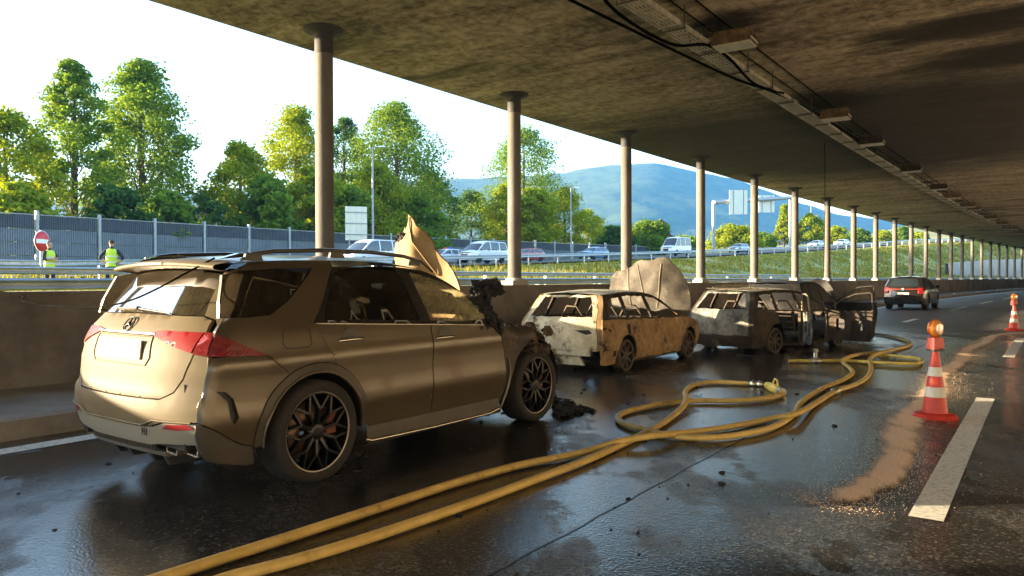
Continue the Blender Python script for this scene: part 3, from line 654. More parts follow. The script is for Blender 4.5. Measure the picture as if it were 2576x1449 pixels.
# ------------------------------------------------------------------ grass on the bank
M_blade = leaf_mat('grass_blades', (0.16, 0.17, 0.03), (0.42, 0.33, 0.08))
M_blade2 = leaf_mat('green_grass_blades', (0.13, 0.17, 0.025), (0.34, 0.33, 0.06))
rnd = random.Random(11)
from mathutils import noise as mnoise
def grass(n, s0, s1, u0, u1, hmin, hmax, m, lab):
    vs = []; fs = []
    for _ in range(n):
        s = s0 + (s1 - s0) * rnd.random() ** 1.3; u = rnd.uniform(u0, u1)
        if mnoise.noise(Vector((s * 0.16, u * 0.22, 3.0))) * 1.6 < rnd.uniform(-1.0, 0.6): continue
        b = RD(s, -u, land(s, u) - 0.03); h = rnd.uniform(hmin, hmax); a = rnd.uniform(0, 6.28); wd = 0.03 + 0.035 * rnd.random() + s * 0.0006
        dx, dy = math.cos(a) * wd, math.sin(a) * wd; lx, ly = rnd.uniform(-.3, .3) * h, rnd.uniform(-.3, .3) * h
        k = len(vs); vs += [b + Vector((-dx, -dy, 0)), b + Vector((dx, dy, 0)), b + Vector((lx, ly, h))]; fs.append((k, k + 1, k + 2))
    o = MB().add(vs, fs).build('grass', m); o['kind'] = 'stuff'; o['label'] = lab; o['category'] = 'grass'
grass(60000, -18, 210, 4, 23, 0.10, 0.28, M_blade2, 'green grass growing on the bank beyond the parapet')
grass(30000, -18, 210, 8, 22, 0.15, 0.5, M_blade, 'tall dry yellow grass growing on the bank')
grass(6000, -18, 30, 0.8, 3.2, 0.1, 0.45, M_blade2, 'weeds growing between the parapet and the guard rail')

# ------------------------------------------------------------------ houses and a retaining wall on the far slope
M_hw = [mat('render_white', (0.72, 0.68, 0.60), 0.9), mat('render_cream', (0.62, 0.52, 0.38), 0.9), mat('render_grey', (0.45, 0.43, 0.40), 0.9)]
M_roof = mat('roof_tiles', (0.26, 0.12, 0.07), 0.9, var=0.3); M_win = mat('window_glass', (0.05, 0.06, 0.08), 0.1)
HL = ['white house with brown roof behind the %s column', 'cream house on the slope behind the %s column', 'grey house on the slope behind the %s column']
for i, (px, d, fl, c) in enumerate([(2125, 420, 2, 0), (2178, 380, 2, 1), (2226, 430, 3, 0), (2268, 370, 2, 2), (2310, 420, 3, 0), (2345, 380, 2, 1), (2378, 430, 3, 0), (2408, 400, 2, 0), (2436, 450, 3, 1), (2470, 420, 2, 0), (2505, 460, 3, 2), (2540, 440, 3, 0)]):
    g = D(px, HOR, d); zb = hz(g.x, g.y) - 1; w_, dp, h = 13 + 3 * (i % 3), 10, 3.0 * fl
    o = thing('house', HL[c] % ORD[7 + i], 'house', (g.x, g.y, zb), -0.5 + 0.2 * (i % 4), 'houses on the far slope')
    MB().box((0, 0, h / 2), (w_, dp, h)).build('wall', M_hw[c], o)
    MB().prism([(-dp / 2 - 0.6, 0), (dp / 2 + 0.6, 0), (0, 3.2)], -w_ / 2 - 0.5, w_ / 2 + 0.5, lambda a, b, q: Vector((q, a, h + b))).build('roof', M_roof, o)
    for f in range(fl):
        for x in np.arange(-w_ / 2 + 2, w_ / 2 - 1, 3.0): MB().box((x, -dp / 2 - 0.03, 1.6 + 3 * f), (1.3, 0.12, 1.4)).build('window', M_win, o)
rwl = MB(); rows = []
for i in range(40):
    s = 120 + i * 4.5; k = i / 39
    u = 11 - 5 * k; h = 3.0 + 1.6 * math.sin(PI * min(1, k * 1.4)); rows.append([RD(s, -u, 0.6), RD(s, -u - 0.3, 0.9 + h), RD(s, -u - 0.7, 0.9 + h), RD(s, -u - 0.8, 0.5)])
rwl.grid(rows, False); tag(rwl.build('retaining_wall', mat('bleached_concrete', (0.62, 0.57, 0.50), 0.9, var=0.25, vscale=0.5)), 'pale concrete retaining wall on the bank at the far right', 'wall')

# ------------------------------------------------------------------ haze
hb = MB().box((0, 0, 210), (8600, 8600, 424)).build('haze', None) if False else None
hm_ = bpy.data.materials.new('valley_haze'); hm_.use_nodes = True; nt = hm_.node_tree; nt.nodes.remove(nt.nodes['Principled BSDF'])
pv_ = nn(nt, 'ShaderNodeVolumePrincipled'); pv_.inputs['Density'].default_value = 0.00015; pv_.inputs['Color'].default_value = (0.10, 0.36, 0.88, 1); pv_.inputs['Anisotropy'].default_value = 0.0
nt.links.new(pv_.outputs[0], nt.nodes['Material Output'].inputs['Volume'])
hb = MB().box((0, 0, 213), (8800, 8800, 434)).build('haze', hm_); kind(hb, 'stuff', 'thin blue evening haze filling the valley'); hb['category'] = 'haze'
# ------------------------------------------------------------------ vehicle bodies
_SL = {}
def sint(tab, x):
    """smooth (monotone cubic) reading of a table"""
    k = id(tab)
    if k not in _SL:
        n = len(tab); d = [(tab[i + 1][1] - tab[i][1]) / (tab[i + 1][0] - tab[i][0]) for i in range(n - 1)]
        m = [d[0]] + [0 if d[i - 1] * d[i] <= 0 else 2 * d[i - 1] * d[i] / (d[i - 1] + d[i]) for i in range(1, n - 1)] + [d[-1]]
        _SL[k] = (tab, m)
    m = _SL[k][1]
    if x <= tab[0][0]: return tab[0][1]
    for i in range(len(tab) - 1):
        a, b = tab[i], tab[i + 1]
        if x <= b[0]:
            h = b[0] - a[0]; t = (x - a[0]) / h; t2 = t * t; t3 = t2 * t
            return (2 * t3 - 3 * t2 + 1) * a[1] + (t3 - 2 * t2 + t) * h * m[i] + (3 * t2 - 2 * t3) * b[1] + (t3 - t2) * h * m[i + 1]
    return tab[-1][1]
class Shape:
    """Body surface. x forward from the rear axle, y left, z up. Side, rear, top and front sheets share their edges."""
    def __init__(s, rear, front, top, width, plan, r=0.07, nexp=2.6):
        s.R, s.Fr, s.T, s.Wd, s.Pl, s.r, s.n = rear, front, top, width, plan, r, nexp
        s.p0 = math.radians(33); s.rho = r / math.cos(s.p0); s.dr = s.rho * (1 - math.sin(s.p0))
        s.rx = [(a, b) for a, b, c in rear]; s.rc = [(a, c) for a, b, c in rear]
        s.fx = [(a, b) for a, b, c in front]; s.fc = [(a, c) for a, b, c in front]
        s.tz = [(a, b) for a, b, c in top]; s.tc = [(a, c) for a, b, c in top]
        s.edge = [(sint(s.rx, z) + sint(s.rc, z), z) for z in np.linspace(rear[0][0], rear[-1][0], 26)] + [(x, sint(s.tz, x) - sint(s.tc, x)) for x in np.linspace(top[0][0], top[-1][0], 44)] + [(sint(s.fx, z) - sint(s.fc, z), z) for z in np.linspace(front[-1][0], front[0][0], 8)]
        s.edge0 = [(b + c, a) for a, b, c in rear] + [(a, b - c) for a, b, c in top] + [(b - c, a) for a, b, c in front[::-1]]
        E = np.array(s.edge); s.A = E[:-1]; s.B = E[1:]; s.BA = s.B - s.A; s.L2 = (s.BA ** 2).sum(1) + 1e-12
    def W0(s, x, z): return sint(s.Wd, z) * sint(s.Pl, x)
    def dist(s, x, z):
        P = np.array((x, z)); t = np.clip(((P - s.A) * s.BA).sum(1) / s.L2, 0, 1); q = s.A + s.BA * t[:, None] - P
        return math.sqrt((q ** 2).sum(1).min())
    def yw(s, x, z):
        d = min(s.dist(x, z), s.r); c = max(0.0, math.cos(s.p0) - d / s.rho); return s.W0(x, z) - s.rho * (1 - math.sqrt(1 - c * c))
    def side(s, sg, off=0.0): return lambda x, z: (x, sg * (s.yw(x, z) + off), z)
    def rear(s, off=0.0):
        def f(y, z):
            x = sint(s.rx, z); c = sint(s.rc, z); w_ = s.W0(x + c, z) - s.dr
            return (x + c * min(1.3, abs(y) / w_) ** s.n - off, y, z)
        return f
    def front(s, off=0.0):
        def f(y, z):
            x = sint(s.fx, z); c = sint(s.fc, z); w_ = s.W0(x - c, z) - s.dr
            return (x - c * min(1.3, abs(y) / w_) ** s.n + off, y, z)
        return f
    def top(s, off=0.0):
        def f(x, y):
            z = sint(s.tz, x); c = sint(s.tc, x); w_ = max(0.1, s.W0(x, z - c) - s.dr)
            return (x, y, z - c * min(1.2, abs(y) / w_) ** 2.2 + off)
        return f
    def tw(s, x): z = sint(s.tz, x); return s.W0(x, z - sint(s.tc, x)) - s.dr
    def rw(s, z): x = sint(s.rx, z) + sint(s.rc, z); return s.W0(x, z) - s.dr
    def fw(s, z): x = sint(s.fx, z) - sint(s.fc, z); return s.W0(x, z) - s.dr
    def rxe(s, z): return sint(s.rx, z) + sint(s.rc, z)
    def fxe(s, z): return sint(s.fx, z) - sint(s.fc, z)
    def tze(s, x): return sint(s.tz, x) - sint(s.tc, x)
def arc(cx, cz, r, a0, a1, n=12): return [(cx + r * math.cos(math.radians(a0 + (a1 - a0) * i / n)), cz + r * math.sin(math.radians(a0 + (a1 - a0) * i / n))) for i in range(n + 1)]
def housing(o, cx, cz, r, y0, y1):
    A_ = arc(cx, cz, r, -8, 188, 18); n = len(A_)
    MB().add([(a, y0, b) for a, b in A_] + [(a, y1, b) for a, b in A_], [(i, i + 1, n + i + 1, n + i) for i in range(n - 1)] + [tuple(range(n, 2 * n))]).build('wheel_housing', M_int, o)
def strip_poly(fa, fb, xs):  # polygon between two curves over xs
    return [(x, fa(x)) for x in xs] + [(x, fb(x)) for x in reversed(xs)]

M_tyre = mat('tyre', (0.030, 0.024, 0.019), 0.8, var=0.3, vscale=8, bump=0.25, bscale=60)
M_rim = mat('black_rim', (0.028, 0.027, 0.026), 0.28, 0.7)
M_rimlip = mat('machined_lip', (0.20, 0.18, 0.15), 0.3, 0.9)
M_disc = mat('brake_disc', (0.24, 0.15, 0.10), 0.45, 0.8, var=0.3)
M_calip = mat('brake_caliper', (0.22, 0.07, 0.035), 0.5)
WHEELS = {}
def wheel_meshes(key, r, rim, w_, spokes, style):
    if key in WHEELS: return WHEELS[key]
    ty = MB().lathe([(rim - 0.005, -w_ * .42), (rim + 0.012, -w_ * .5), (r * .93, -w_ * .5), (r, -w_ * .40), (r, w_ * .40), (r * .93, w_ * .5), (rim + 0.012, w_ * .5), (rim - 0.005, w_ * .42)], 40, 'y').mesh('tyre')
    rm = MB().lathe([(rim - 0.022, -w_ * .42), (rim - 0.03, w_ * .42), (rim, w_ * .43)], 40, 'y')
    yo = -w_ * 0.44
    rm.lathe([(0.0, yo + 0.015), (0.05, yo + 0.01), (0.075, yo + 0.02), (0.075, yo + 0.09)], 20, 'y')
    def bar(a0, r0, a1, r1, h0, h1, wd0, wd1):
        p = Vector((r0 * math.cos(a0), yo + h0, r0 * math.sin(a0))); q = Vector((r1 * math.cos(a1), yo + h1, r1 * math.sin(a1)))
        d = (q - p).normalized(); sd = d.cross(Vector((0, 1, 0))).normalized(); up = Vector((0, 0.045, 0))
        rm.add([p - sd * wd0, p + sd * wd0, q + sd * wd1, q - sd * wd1, p - sd * wd0 * 1.4 + up, p + sd * wd0 * 1.4 + up, q + sd * wd1 * 1.4 + up, q - sd * wd1 * 1.4 + up],
               [(0, 1, 2, 3), (4, 7, 6, 5), (0, 4, 5, 1), (1, 5, 6, 2), (2, 6, 7, 3), (3, 7, 4, 0)])
    for k in range(spokes):
        a = 2 * PI * k / spokes + 0.2
        if style == 'y':
            bar(a, 0.055, a, rim * .58, 0.015, 0.0, 0.013, 0.010)
            for e in (-1, 1): bar(a, rim * .56, a + e * PI / spokes * 0.86, rim * .97, 0.0, 0.01, 0.009, 0.008)
        else: bar(a, 0.05, a + (0.05 if style == 'v' else 0), rim * .97, 0.015, 0.01, 0.025, 0.018)
    rmm = rm.mesh('rim')
    lp = MB().lathe([(rim - 0.012, -w_ * .43), (rim + 0.010, -w_ * .46), (rim + 0.016, -w_ * .43)], 40, 'y').mesh('rim_lip')
    dc = MB().lathe([(0.08, 0.0), (rim * .72, 0.0), (rim * .72, 0.03), (0.08, 0.03)], 28, 'y').mesh('brake_disc')
    cl = MB().box((rim * .62, 0.0, 0.05), (0.09, 0.10, 0.20)).mesh('brake_caliper')
    for me, m in ((ty, M_tyre), (rmm, M_rim), (lp, M_rimlip), (dc, M_disc), (cl, M_calip)): me.materials.append(m)
    WHEELS[key] = (ty, rmm, lp, dc, cl)
    return WHEELS[key]
def wheel(parent, key, x, y, z, r=0.33, rim=0.24, w_=0.22, spokes=10, style='s', burnt=None, steer=0.0, simple=False):
    ms = wheel_meshes(key, r, rim, w_, spokes, style)
    e = bpy.data.objects.new('wheel', None); COL.objects.link(e); e.parent = parent; e.location = (x, y, z); e.rotation_euler = (0, 0, (PI if y > 0 else 0) + steer)
    nm = ['tyre', 'rim', 'rim_lip', 'brake_disc', 'brake_caliper']
    for i in range(2 if simple else 5):
        o = link(nm[i], ms[i], e)
        if burnt: 
            for sl_ in o.material_slots: sl_.link = 'OBJECT'; sl_.material = burnt

# ------------------------------------------------------------------ the scorched SUV
def dusty_paint(name, c, dustc, lo=0.35, hi=0.7, rough=0.3, scale=2.2, metal=0.55, coat=0.6):
    return mat(name, c, rough, metal, col2=dustc, vscale=scale, contrast=(lo, hi), coat=coat, rvar=0.0, bump=0.02, bscale=90, detail=2.0)
M_body = dusty_paint('champagne_paint', (0.112, 0.084, 0.050), (0.092, 0.068, 0.040), rough=0.30, lo=.2, hi=.8, metal=.4, coat=.4)
M_rear = mat('dusty_rear_paint', (0.150, 0.115, 0.062), 0.58, 0.0, spec=0.2, col2=(0.115, 0.088, 0.048), vscale=3.0, contrast=(.3, .7), bump=0.02, bscale=120, grime=(0.11, 0.085, 0.05), gscale=2.2, grange=(.58, .8))
M_bodyd = mat('lower_trim', (0.072, 0.058, 0.042), 0.5, var=0.3, vscale=5)
M_soot = mat('sooted_paint', (0.085, 0.055, 0.035), 0.55, 0.2, col2=(0.03, 0.022, 0.018), vscale=4, contrast=(0.4, 0.62), grime=(0.24, 0.155, 0.075), gscale=3.0, grange=(0.55, 0.75))
M_gloss = mat('gloss_black', (0.012, 0.012, 0.013), 0.12, coat=0.5)
M_chrome = mat('chrome', (0.66, 0.60, 0.50), 0.18, 1.0)
M_roofp = mat('dusty_roof', (0.085, 0.075, 0.06), 0.4, 0.3, col2=(0.045, 0.04, 0.035), vscale=3, coat=0.4)
M_lamp = mat('tail_lamp_red', (0.25, 0.008, 0.010), 0.38, spec=.25)
M_lampd = mat('tail_lamp_dark', (0.12, 0.008, 0.010), 0.2, coat=.6, col2=(0.26, 0.03, 0.03), vscale=30, stretch=(0.5, 1, 2))
M_gl_t = glass_mat('tinted_glass', (0.025, 0.03, 0.035), (0.20, 0.15, 0.09), 0.10, 5.0)
M_gl_r = glass_mat('dusty_rear_glass', (0.05, 0.048, 0.042), (0.17, 0.135, 0.085), 0.34, 3.0, rough=0.06)
M_gl_f = glass_mat('smoked_front_glass', (0.92, 0.88, 0.72), (0.62, 0.52, 0.28), 0.42, 14.0)
M_int = mat('interior_dark', (0.02, 0.019, 0.018), 0.8)
M_seat = mat('seat_leather', (0.045, 0.036, 0.03), 0.6)
M_plate = mat('plate_blank', (0.70, 0.66, 0.55), 0.5)

SUVP = RD(-10.14, 4.465); SUVR = PI / 2 - math.radians(35.74)
suv = thing('burnt_suv', 'champagne coloured SUV with dusty rear and burnt out front, nearest the viewer', 'car', SUVP, SUVR)
SV = Shape(rear=[(0.30, -0.93, .10), (0.42, -1.03, .12), (0.56, -1.07, .13), (0.70, -1.075, .14), (0.78, -1.035, .14), (0.95, -1.02, .15), (1.08, -1.00, .16), (1.19, -0.955, .17), (1.28, -0.885, .17), (1.45, -0.755, .15), (1.60, -0.635, .13), (1.68, -0.58, .11)],
           top=[(-0.56, 1.705, .045), (-0.3, 1.742, .05), (0.1, 1.762, .055), (0.5, 1.768, .055), (0.9, 1.757, .055), (1.2, 1.733, .055), (1.45, 1.695, .06), (1.70, 1.625, .07), (2.1, 1.43, .09), (2.62, 1.15, .10), (3.0, 1.115, .07), (3.4, 1.06, .08), (3.7, 0.98, .10)],
           front=[(0.25, 3.72, .2), (0.5, 3.80, .25), (0.75, 3.82, .25), (0.86, 3.78, .22)],
           width=[(0.15, .93), (0.30, .955), (0.45, .972), (0.60, .992), (0.72, .985), (0.86, .988), (0.96, 1.0), (1.02, .985), (1.12, .968), (1.22, .945), (1.26, .925), (1.45, .845), (1.65, .755), (1.75, .72)],
           plan=[(-1.1, .915), (-0.8, .95), (-0.5, .985), (-0.2, 1.0), (2.7, 1.0), (3.2, .985), (3.8, .90)], r=0.09, nexp=3.2)
belt = lambda x: 1.224 - 0.056 * x
gut = lambda x: SV.tze(x) - 0.055                     # top of the side glass
AX, AZ, AR = -0.02, 0.39, 0.475
for sg in (-1, 1):
    S = SV.side(sg); dp = (0, -sg * 0.03, 0); nr = 'y'
    # quarter panel with pillar
    up = [(SV.rxe(z), z) for z in np.linspace(1.20, 1.64, 14)]
    rf = [(x, SV.tze(x) - 0.004) for x in (-0.40, -0.2, 0, 0.2, 0.36)]
    qa = arc(AX, AZ, AR + .06, 68, 118, 8)
    quarter = [(-0.455, 1.018), (-0.58, 1.075), (-0.672, 1.118), (-0.80, 1.165), (-0.785, 1.20)] + up[1:] + rf + [(0.335, gut(0.335) - 0.0), (0.30, 1.625), (0.16, 1.43), (0.06, 1.30), (-0.022, 1.222), (0.03, 1.13), (0.078, 1.045), (0.165, 0.895)] + qa[1:]
    qg = [(-0.665, 1.585), (-0.52, 1.615), (-0.2, 1.638), (0.125, 1.640), (0.02, 1.55), (-0.18, 1.40), (-0.37, 1.295), (-0.55, 1.283), (-0.755, 1.290), (-0.735, 1.40)]
    panel('quarter_panel', quarter, S, M_body, suv, [qg], 0.04, dp, inset=(.008, .022))
    panel('quarter_window', qg, SV.side(sg, -0.006), M_gl_t, suv, step=0.09)
    # bumper flank and its dark lower edge
    edge_lo = [(SV.rxe(z), z) for z in np.linspace(0.60, 1.03, 14)]
    ba = arc(AX, AZ, AR + .06, 118.5, 179, 10)
    flank = [(-0.46, 1.012), (-0.70, 1.018), (-0.86, 1.022)] + edge_lo[::-1] + [(-0.83, 0.535), (-0.70, 0.445), (-0.62, 0.40), (-0.555, 0.385)] + ba[::-1]
    vent = [(-0.835, 0.80), (-0.76, 0.785), (-0.705, 0.73), (-0.672, 0.60), (-0.70, 0.555), (-0.735, 0.60), (-0.752, 0.72)]
    panel('bumper_flank', flank, S, M_body, suv, [vent], 0.035, dp, inset=(.008, .02))
    panel('bumper_vent', vent, SV.side(sg, -0.035), M_dark, suv, step=0.06)
    lowf = [(-0.555, 0.378), (-0.62, 0.393), (-0.70, 0.438), (-0.83, 0.528), *[(SV.rxe(z), z) for z in np.linspace(0.59, 0.31, 9)], (-0.6, 0.25), (-0.53, 0.25)]
    panel('bumper_skirt', lowf, SV.side(sg, -0.012), M_bodyd, suv, [], 0.04, dp, inset=(.01, .02))
    # arch trims and chrome lip
    for cx_, nm in ((AX, 0), (2.985, 1)):
        if nm == 1: break
        ring = arc(cx_, AZ, AR + .055, -2, 182, 26) + arc(cx_, AZ, AR - .012, 182, -2, 26)
        panel('wheel_arch_trim', ring, SV.side(sg, 0.010), mat('arch_trim', (0.070, 0.055, 0.038), 0.45, 0.2), suv, [], 0.05, dp)
        lip = [Vector(SV.side(sg, 0.012)(a, b)) for a, b in arc(cx_, AZ, AR - .012, -4, 184, 30)]
        MB().tube(lip, 0.011, 6).build('wheel_arch_lip', M_chrome if 0 else M_body, suv)
    # doors
    rd = [(-0.018, 1.215), (0.034, 1.128), (0.084, 1.042), (0.170, 0.892)] + arc(AX, AZ, AR + .064, 67.5, 3, 9)[1:] + [(0.525, 0.335), (1.278, 0.318), (1.284, 0.60), (1.280, 0.90), (1.274, belt(1.27) - .012), (0.6, belt(0.6) - .012)]
    rdo = panel('rear_door', rd, S, M_body, suv, [], 0.045, dp)
    fd = [(1.292, 0.318), (1.297, 0.60), (1.293, 0.90), (1.288, belt(1.29) - .012), (1.7, belt(1.7) - .012), (2.06, belt(2.06) - .012), (2.20, 1.06), (2.30, 0.98), (2.375, 0.80), (2.40, 0.60), (2.395, 0.42), (2.33, 0.30)]
    fdo = panel('front_door', fd, S, M_body, suv, [], 0.045, dp)
    # window band: trim, panes
    xs_ = [0.345, 0.6, 0.9, 1.2, 1.45, 1.7, 1.9, 2.1, 2.3]
    band = [(x, belt(x) - 0.006) for x in (2.34, 2.06, 1.7, 1.2, 0.6, 0.1, -0.018)] + [(0.066, 1.30), (0.165, 1.43), (0.305, 1.625)] + [(x, gut(x)) for x in xs_]
    g1 = [(0.105, 1.245), (0.13, 1.315), (0.22, 1.45), (0.345, 1.610), (0.42, 1.640), (0.75, 1.662), (1.06, 1.648), (1.10, 1.50), (1.16, 1.190), (0.6, 1.218)]
    g2 = [(1.30, 1.180), (1.23, 1.50), (1.215, 1.625), (1.45, 1.575), (1.70, 1.505), (1.92, 1.405), (2.12, 1.28), (2.20, 1.165), (1.7, 1.152)]
    panel('window_frame', band, SV.side(sg, -0.004), M_gloss, suv, [g1, g2], 0.08, dp)
    panel('rear_door_window', g1, SV.side(sg, -0.012), M_gl_t, suv, step=0.1)
    panel('front_door_window', g2, SV.side(sg, -0.012), M_gl_f, suv, step=0.1)
    MB().tube([Vector(SV.side(sg, 0.004)(x, belt(x) - 0.008)) for x in np.arange(0.0, 2.06, 0.12)], 0.008, 6).build('belt_moulding', M_chrome if sg < 0 else M_gloss, suv)
    for dr, hx, hz_ in ((rdo, 0.33, 1.075), (fdo, 1.46, 1.020)):
        y = SV.yw(hx, hz_)
        MB().tube([(hx - 0.13, sg * (y + .004), hz_ - .004), (hx - 0.10, sg * (y + .028), hz_), (hx, sg * (y + .038), hz_ + .004), (hx + 0.10, sg * (y + .028), hz_), (hx + 0.13, sg * (y + .004), hz_ - .004)], [.008, .017, .019, .017, .008], 8, flat=0.8).build('handle', M_chrome, dr)
        MB().lathe([(0.0, 0.0), (0.085, 0.0), (0.10, 0.004)], 20, 'y', c=(hx, sg * (y + .001), hz_)).build('handle_cup', M_bodyd, dr)
    if sg < 0:
        fl = resample(arc(-0.18, 1.12, 0.10, 0, 360, 24)[:-1], 0.03)
        fq = [(-0.29, 1.05), (-0.09, 1.045), (-0.06, 1.075), (-0.07, 1.18), (-0.10, 1.205), (-0.27, 1.205), (-0.31, 1.18), (-0.315, 1.08)]
        ring_ = [Vector(SV.side(sg, 0.0015)(a, b)) for a, b in resample(fq + [fq[0]], 0.04)]
        MB().tube(ring_, 0.0035, 4).build('fuel_flap_seam', M_dark, suv)
    # running board
    sb = MB()
    rows = []
    for x in np.arange(0.50, 2.36, 0.1):
        q = 0.97
        rows.append([Vector((x, sg * (q - .03), 0.40)), Vector((x, sg * (q - .005), 0.33)), Vector((x, sg * (q + .0), 0.27)), Vector((x, sg * (q + .02), 0.235)), Vector((x, sg * (q + .015), 0.20)), Vector((x, sg * (q - .1), 0.17))])
    sb.grid(rows).build('sill', M_bodyd, suv)
    MB().tube([(0.46, sg * 0.995, 0.255), (0.52, sg * 1.0, 0.235), (1.3, sg * 1.003, 0.222), (2.1, sg * 1.0, 0.222), (2.28, sg * 0.985, 0.245)], 0.014, 8).build('running_board_strip', M_chrome, suv)
    # scorched front wing, torn open ahead of the wheel
    A2 = arc(2.985, 0.40, 0.50, 165, 62, 12)
    wing = [(2.405, 0.42), (2.412, 0.60), (2.385, 0.81), (2.31, 0.99), (2.215, 1.07), (2.07, belt(2.07) - .01), (2.32, 1.115), (2.5, 1.10), (2.75, 1.065), (2.93, 1.02), (2.98, 0.95), (3.06, 0.93)] + A2[::-1][1:] 
    wing = [(2.405, 0.42), (2.412, 0.60), (2.385, 0.81), (2.31, 0.99), (2.215, 1.07), (2.09, 1.10), (2.35, 1.075), (2.55, 1.065), (2.78, 1.03), (2.92, 0.99), (2.96, 0.93), (3.02, 0.905)] + A2[::-1] + [(2.44, 0.36)]
    panel('front_wing', wing, S, M_soot, suv, [], 0.05, dp, jag=0.006)
    MB().tube([Vector(SV.side(sg, 0.006)(a, b)) for a, b in [(2.43, 0.74), (2.455, 0.62), (2.45, 0.50), (2.41, 0.38), (2.36, 0.27), (2.33, 0.20)]], [.012, .022, .03, .03, .022, .012], 7, flat=0.6).build('wing_edge', M_body, suv)
    wheel(suv, 'suvw', 0, sg * 0.845, 0.392, .392, .305, .30, 10, 'y')
    wheel(suv, 'suvw', 2.985, sg * 0.845, 0.392, .392, .305, .30, 10, 'y')
    # dark wheel housings
    for cx_ in (AX, 2.985): housing(suv, cx_, 0.42, 0.50, sg * 0.93, sg * 0.45)
# rear end
Rr = SV.rear(); dr_ = (0.03, 0, 0)
tg = [(-0.56, 0.742), (0, 0.735), (0.56, 0.742), (0.66, 0.79), (0.725, 0.88), (0.765, 1.00), (0.775, 1.05), (0.80, 1.19), (0.775, 1.27), (0.70, 1.294), (0, 1.305), (-0.70, 1.294), (-0.775, 1.27), (-0.80, 1.19), (-0.775, 1.05), (-0.765, 1.00), (-0.725, 0.88), (-0.66, 0.79)]
rec = [(-0.36, 0.955), (0.36, 0.955), (0.40, 1.01), (0.38, 1.155), (-0.38, 1.155), (-0.40, 1.01)]
tailgate = panel('tailgate', tg, Rr, M_rear, suv, [], 0.05, dr_)
MB().tube([Vector(SV.rear(0.002)(a, b)) for a, b in resample(rec + [rec[0]], .05)], .005, 5).build('plate_surround', M_rear, tailgate)
MB().box((interp(SV.rx, 1.06) - 0.008, 0, 1.06), (0.012, 0.60, 0.135), Matrix.Rotation(0.12, 3, 'Y')).build('number_plate', M_plate, tailgate)
MB().box((interp(SV.rx, 1.06) - 0.016, -0.275, 1.065), (0.004, 0.014, 0.10), Matrix.Rotation(0.12, 3, 'Y')).build('plate_mark', M_dark, tailgate)
MB().tube([Vector(SV.rear(0.006)(y, 1.172)) for y in np.linspace(-0.40, 0.40, 13)], 0.012, 6).build('tailgate_strip', M_chrome, tailgate)
st = MB(); cpt = Vector(SV.rear(0.012)(0.0, 1.232))
def onstar(a, r): return cpt + Vector((r * math.sin(a) * 0.55, r * math.cos(a), r * math.sin(a) * 0.84))
st.tube([onstar(a, 0.058) for a in np.linspace(0, 2 * PI, 25)], 0.006, 5)
for k in range(3): st.tube([cpt, onstar(PI / 2 + k * 2 * PI / 3, 0.056)], [0.011, 0.003], 5)
st.build('emblem', M_dark, tailgate)
rg = [(-0.695, 1.300), (0, 1.311), (0.695, 1.300), (0.66, 1.40), (0.60, 1.595), (0.3, 1.620), (-0.3, 1.620), (-0.60, 1.595), (-0.66, 1.40)]
panel('rear_window', rg, SV.rear(-0.004), M_gl_r, tailgate, step=0.08)
for e in (-1, 1):
    pil = [(e * 0.70, 1.302), (e * 0.795, 1.275), (e * SV.rw(1.22), 1.22), *[(e * SV.rw(z), z) for z in np.linspace(1.25, 1.64, 12)], (e * 0.605, 1.605), (e * 0.663, 1.40)]
    panel('tailgate_pillar', pil, SV.rear(-0.002), M_gloss if e > 0 else M_rear, tailgate, step=0.07)
    lr = [(e * 0.325, 1.185), (e * 0.45, 1.200), (e * 0.795, 1.192), (e * 0.768, 1.055), (e * 0.64, 1.090)]
    lo = panel('tail_lamp', lr, SV.rear(0.012), M_lamp, suv, [], 0.03, dr_)
    co = [(e * 0.805, 1.195), *[(e * SV.rw(z), z) for z in np.linspace(1.19, 1.036, 6)], (e * 0.778, 1.05)]
    panel('lamp_corner', co, SV.rear(0.010), M_lampd, lo, step=0.05)
    sl_ = [(SV.rxe(1.19), 1.185), (-0.78, 1.168), (-0.672, 1.120), (-0.58, 1.076), (-0.452, 1.012), (-0.60, 1.022), (-0.80, 1.028), *[(SV.rxe(z), z) for z in np.linspace(1.036, 1.175, 6)]]
    panel('lamp_flank', sl_, SV.side(e, 0.010), M_lampd, lo, [], 0.03, (0, -e * 0.02, 0), inset=(.008,))
    for k in range(7):
        x = -0.63 - 0.035 * k; MB().tube([Vector(SV.side(e, 0.012)(x, 1.036)), Vector(SV.side(e, 0.012)(x + 0.045, 1.066))], 0.005, 4).build('lamp_rib', M_lamp, lo)
MB().tube([Vector(SV.rear(0.02)(0.34, 1.335)), Vector(SV.rear(0.03)(0.0, 1.345))], [0.016, 0.022], 6, flat=0.7).build('wiper_hub', M_body, tailgate)
MB().tube([Vector(SV.rear(0.03)(0.05, 1.345)), Vector(SV.rear(0.02)(-0.42, 1.315))], [0.012, 0.006], 6).build('wiper_blade', M_dark, tailgate)
bp_ = [(-0.785, 1.045), (-0.776, 0.99), (-0.736, 0.875), (-0.668, 0.782), (-0.563, 0.733), (0, 0.726), (0.563, 0.733), (0.668, 0.782), (0.736, 0.875), (0.776, 0.99), (0.785, 1.045), *[(SV.rw(z), z) for z in np.linspace(1.03, 0.60, 14)], (0.60, 0.588), (0.50, 0.555), (0.3, 0.545), (-0.3, 0.545), (-0.50, 0.555), (-0.60, 0.588), *[(-SV.rw(z), z) for z in np.linspace(0.60, 1.03, 14)]]
panel('rear_bumper', bp_, Rr, M_rear, suv, [], 0.055, dr_)
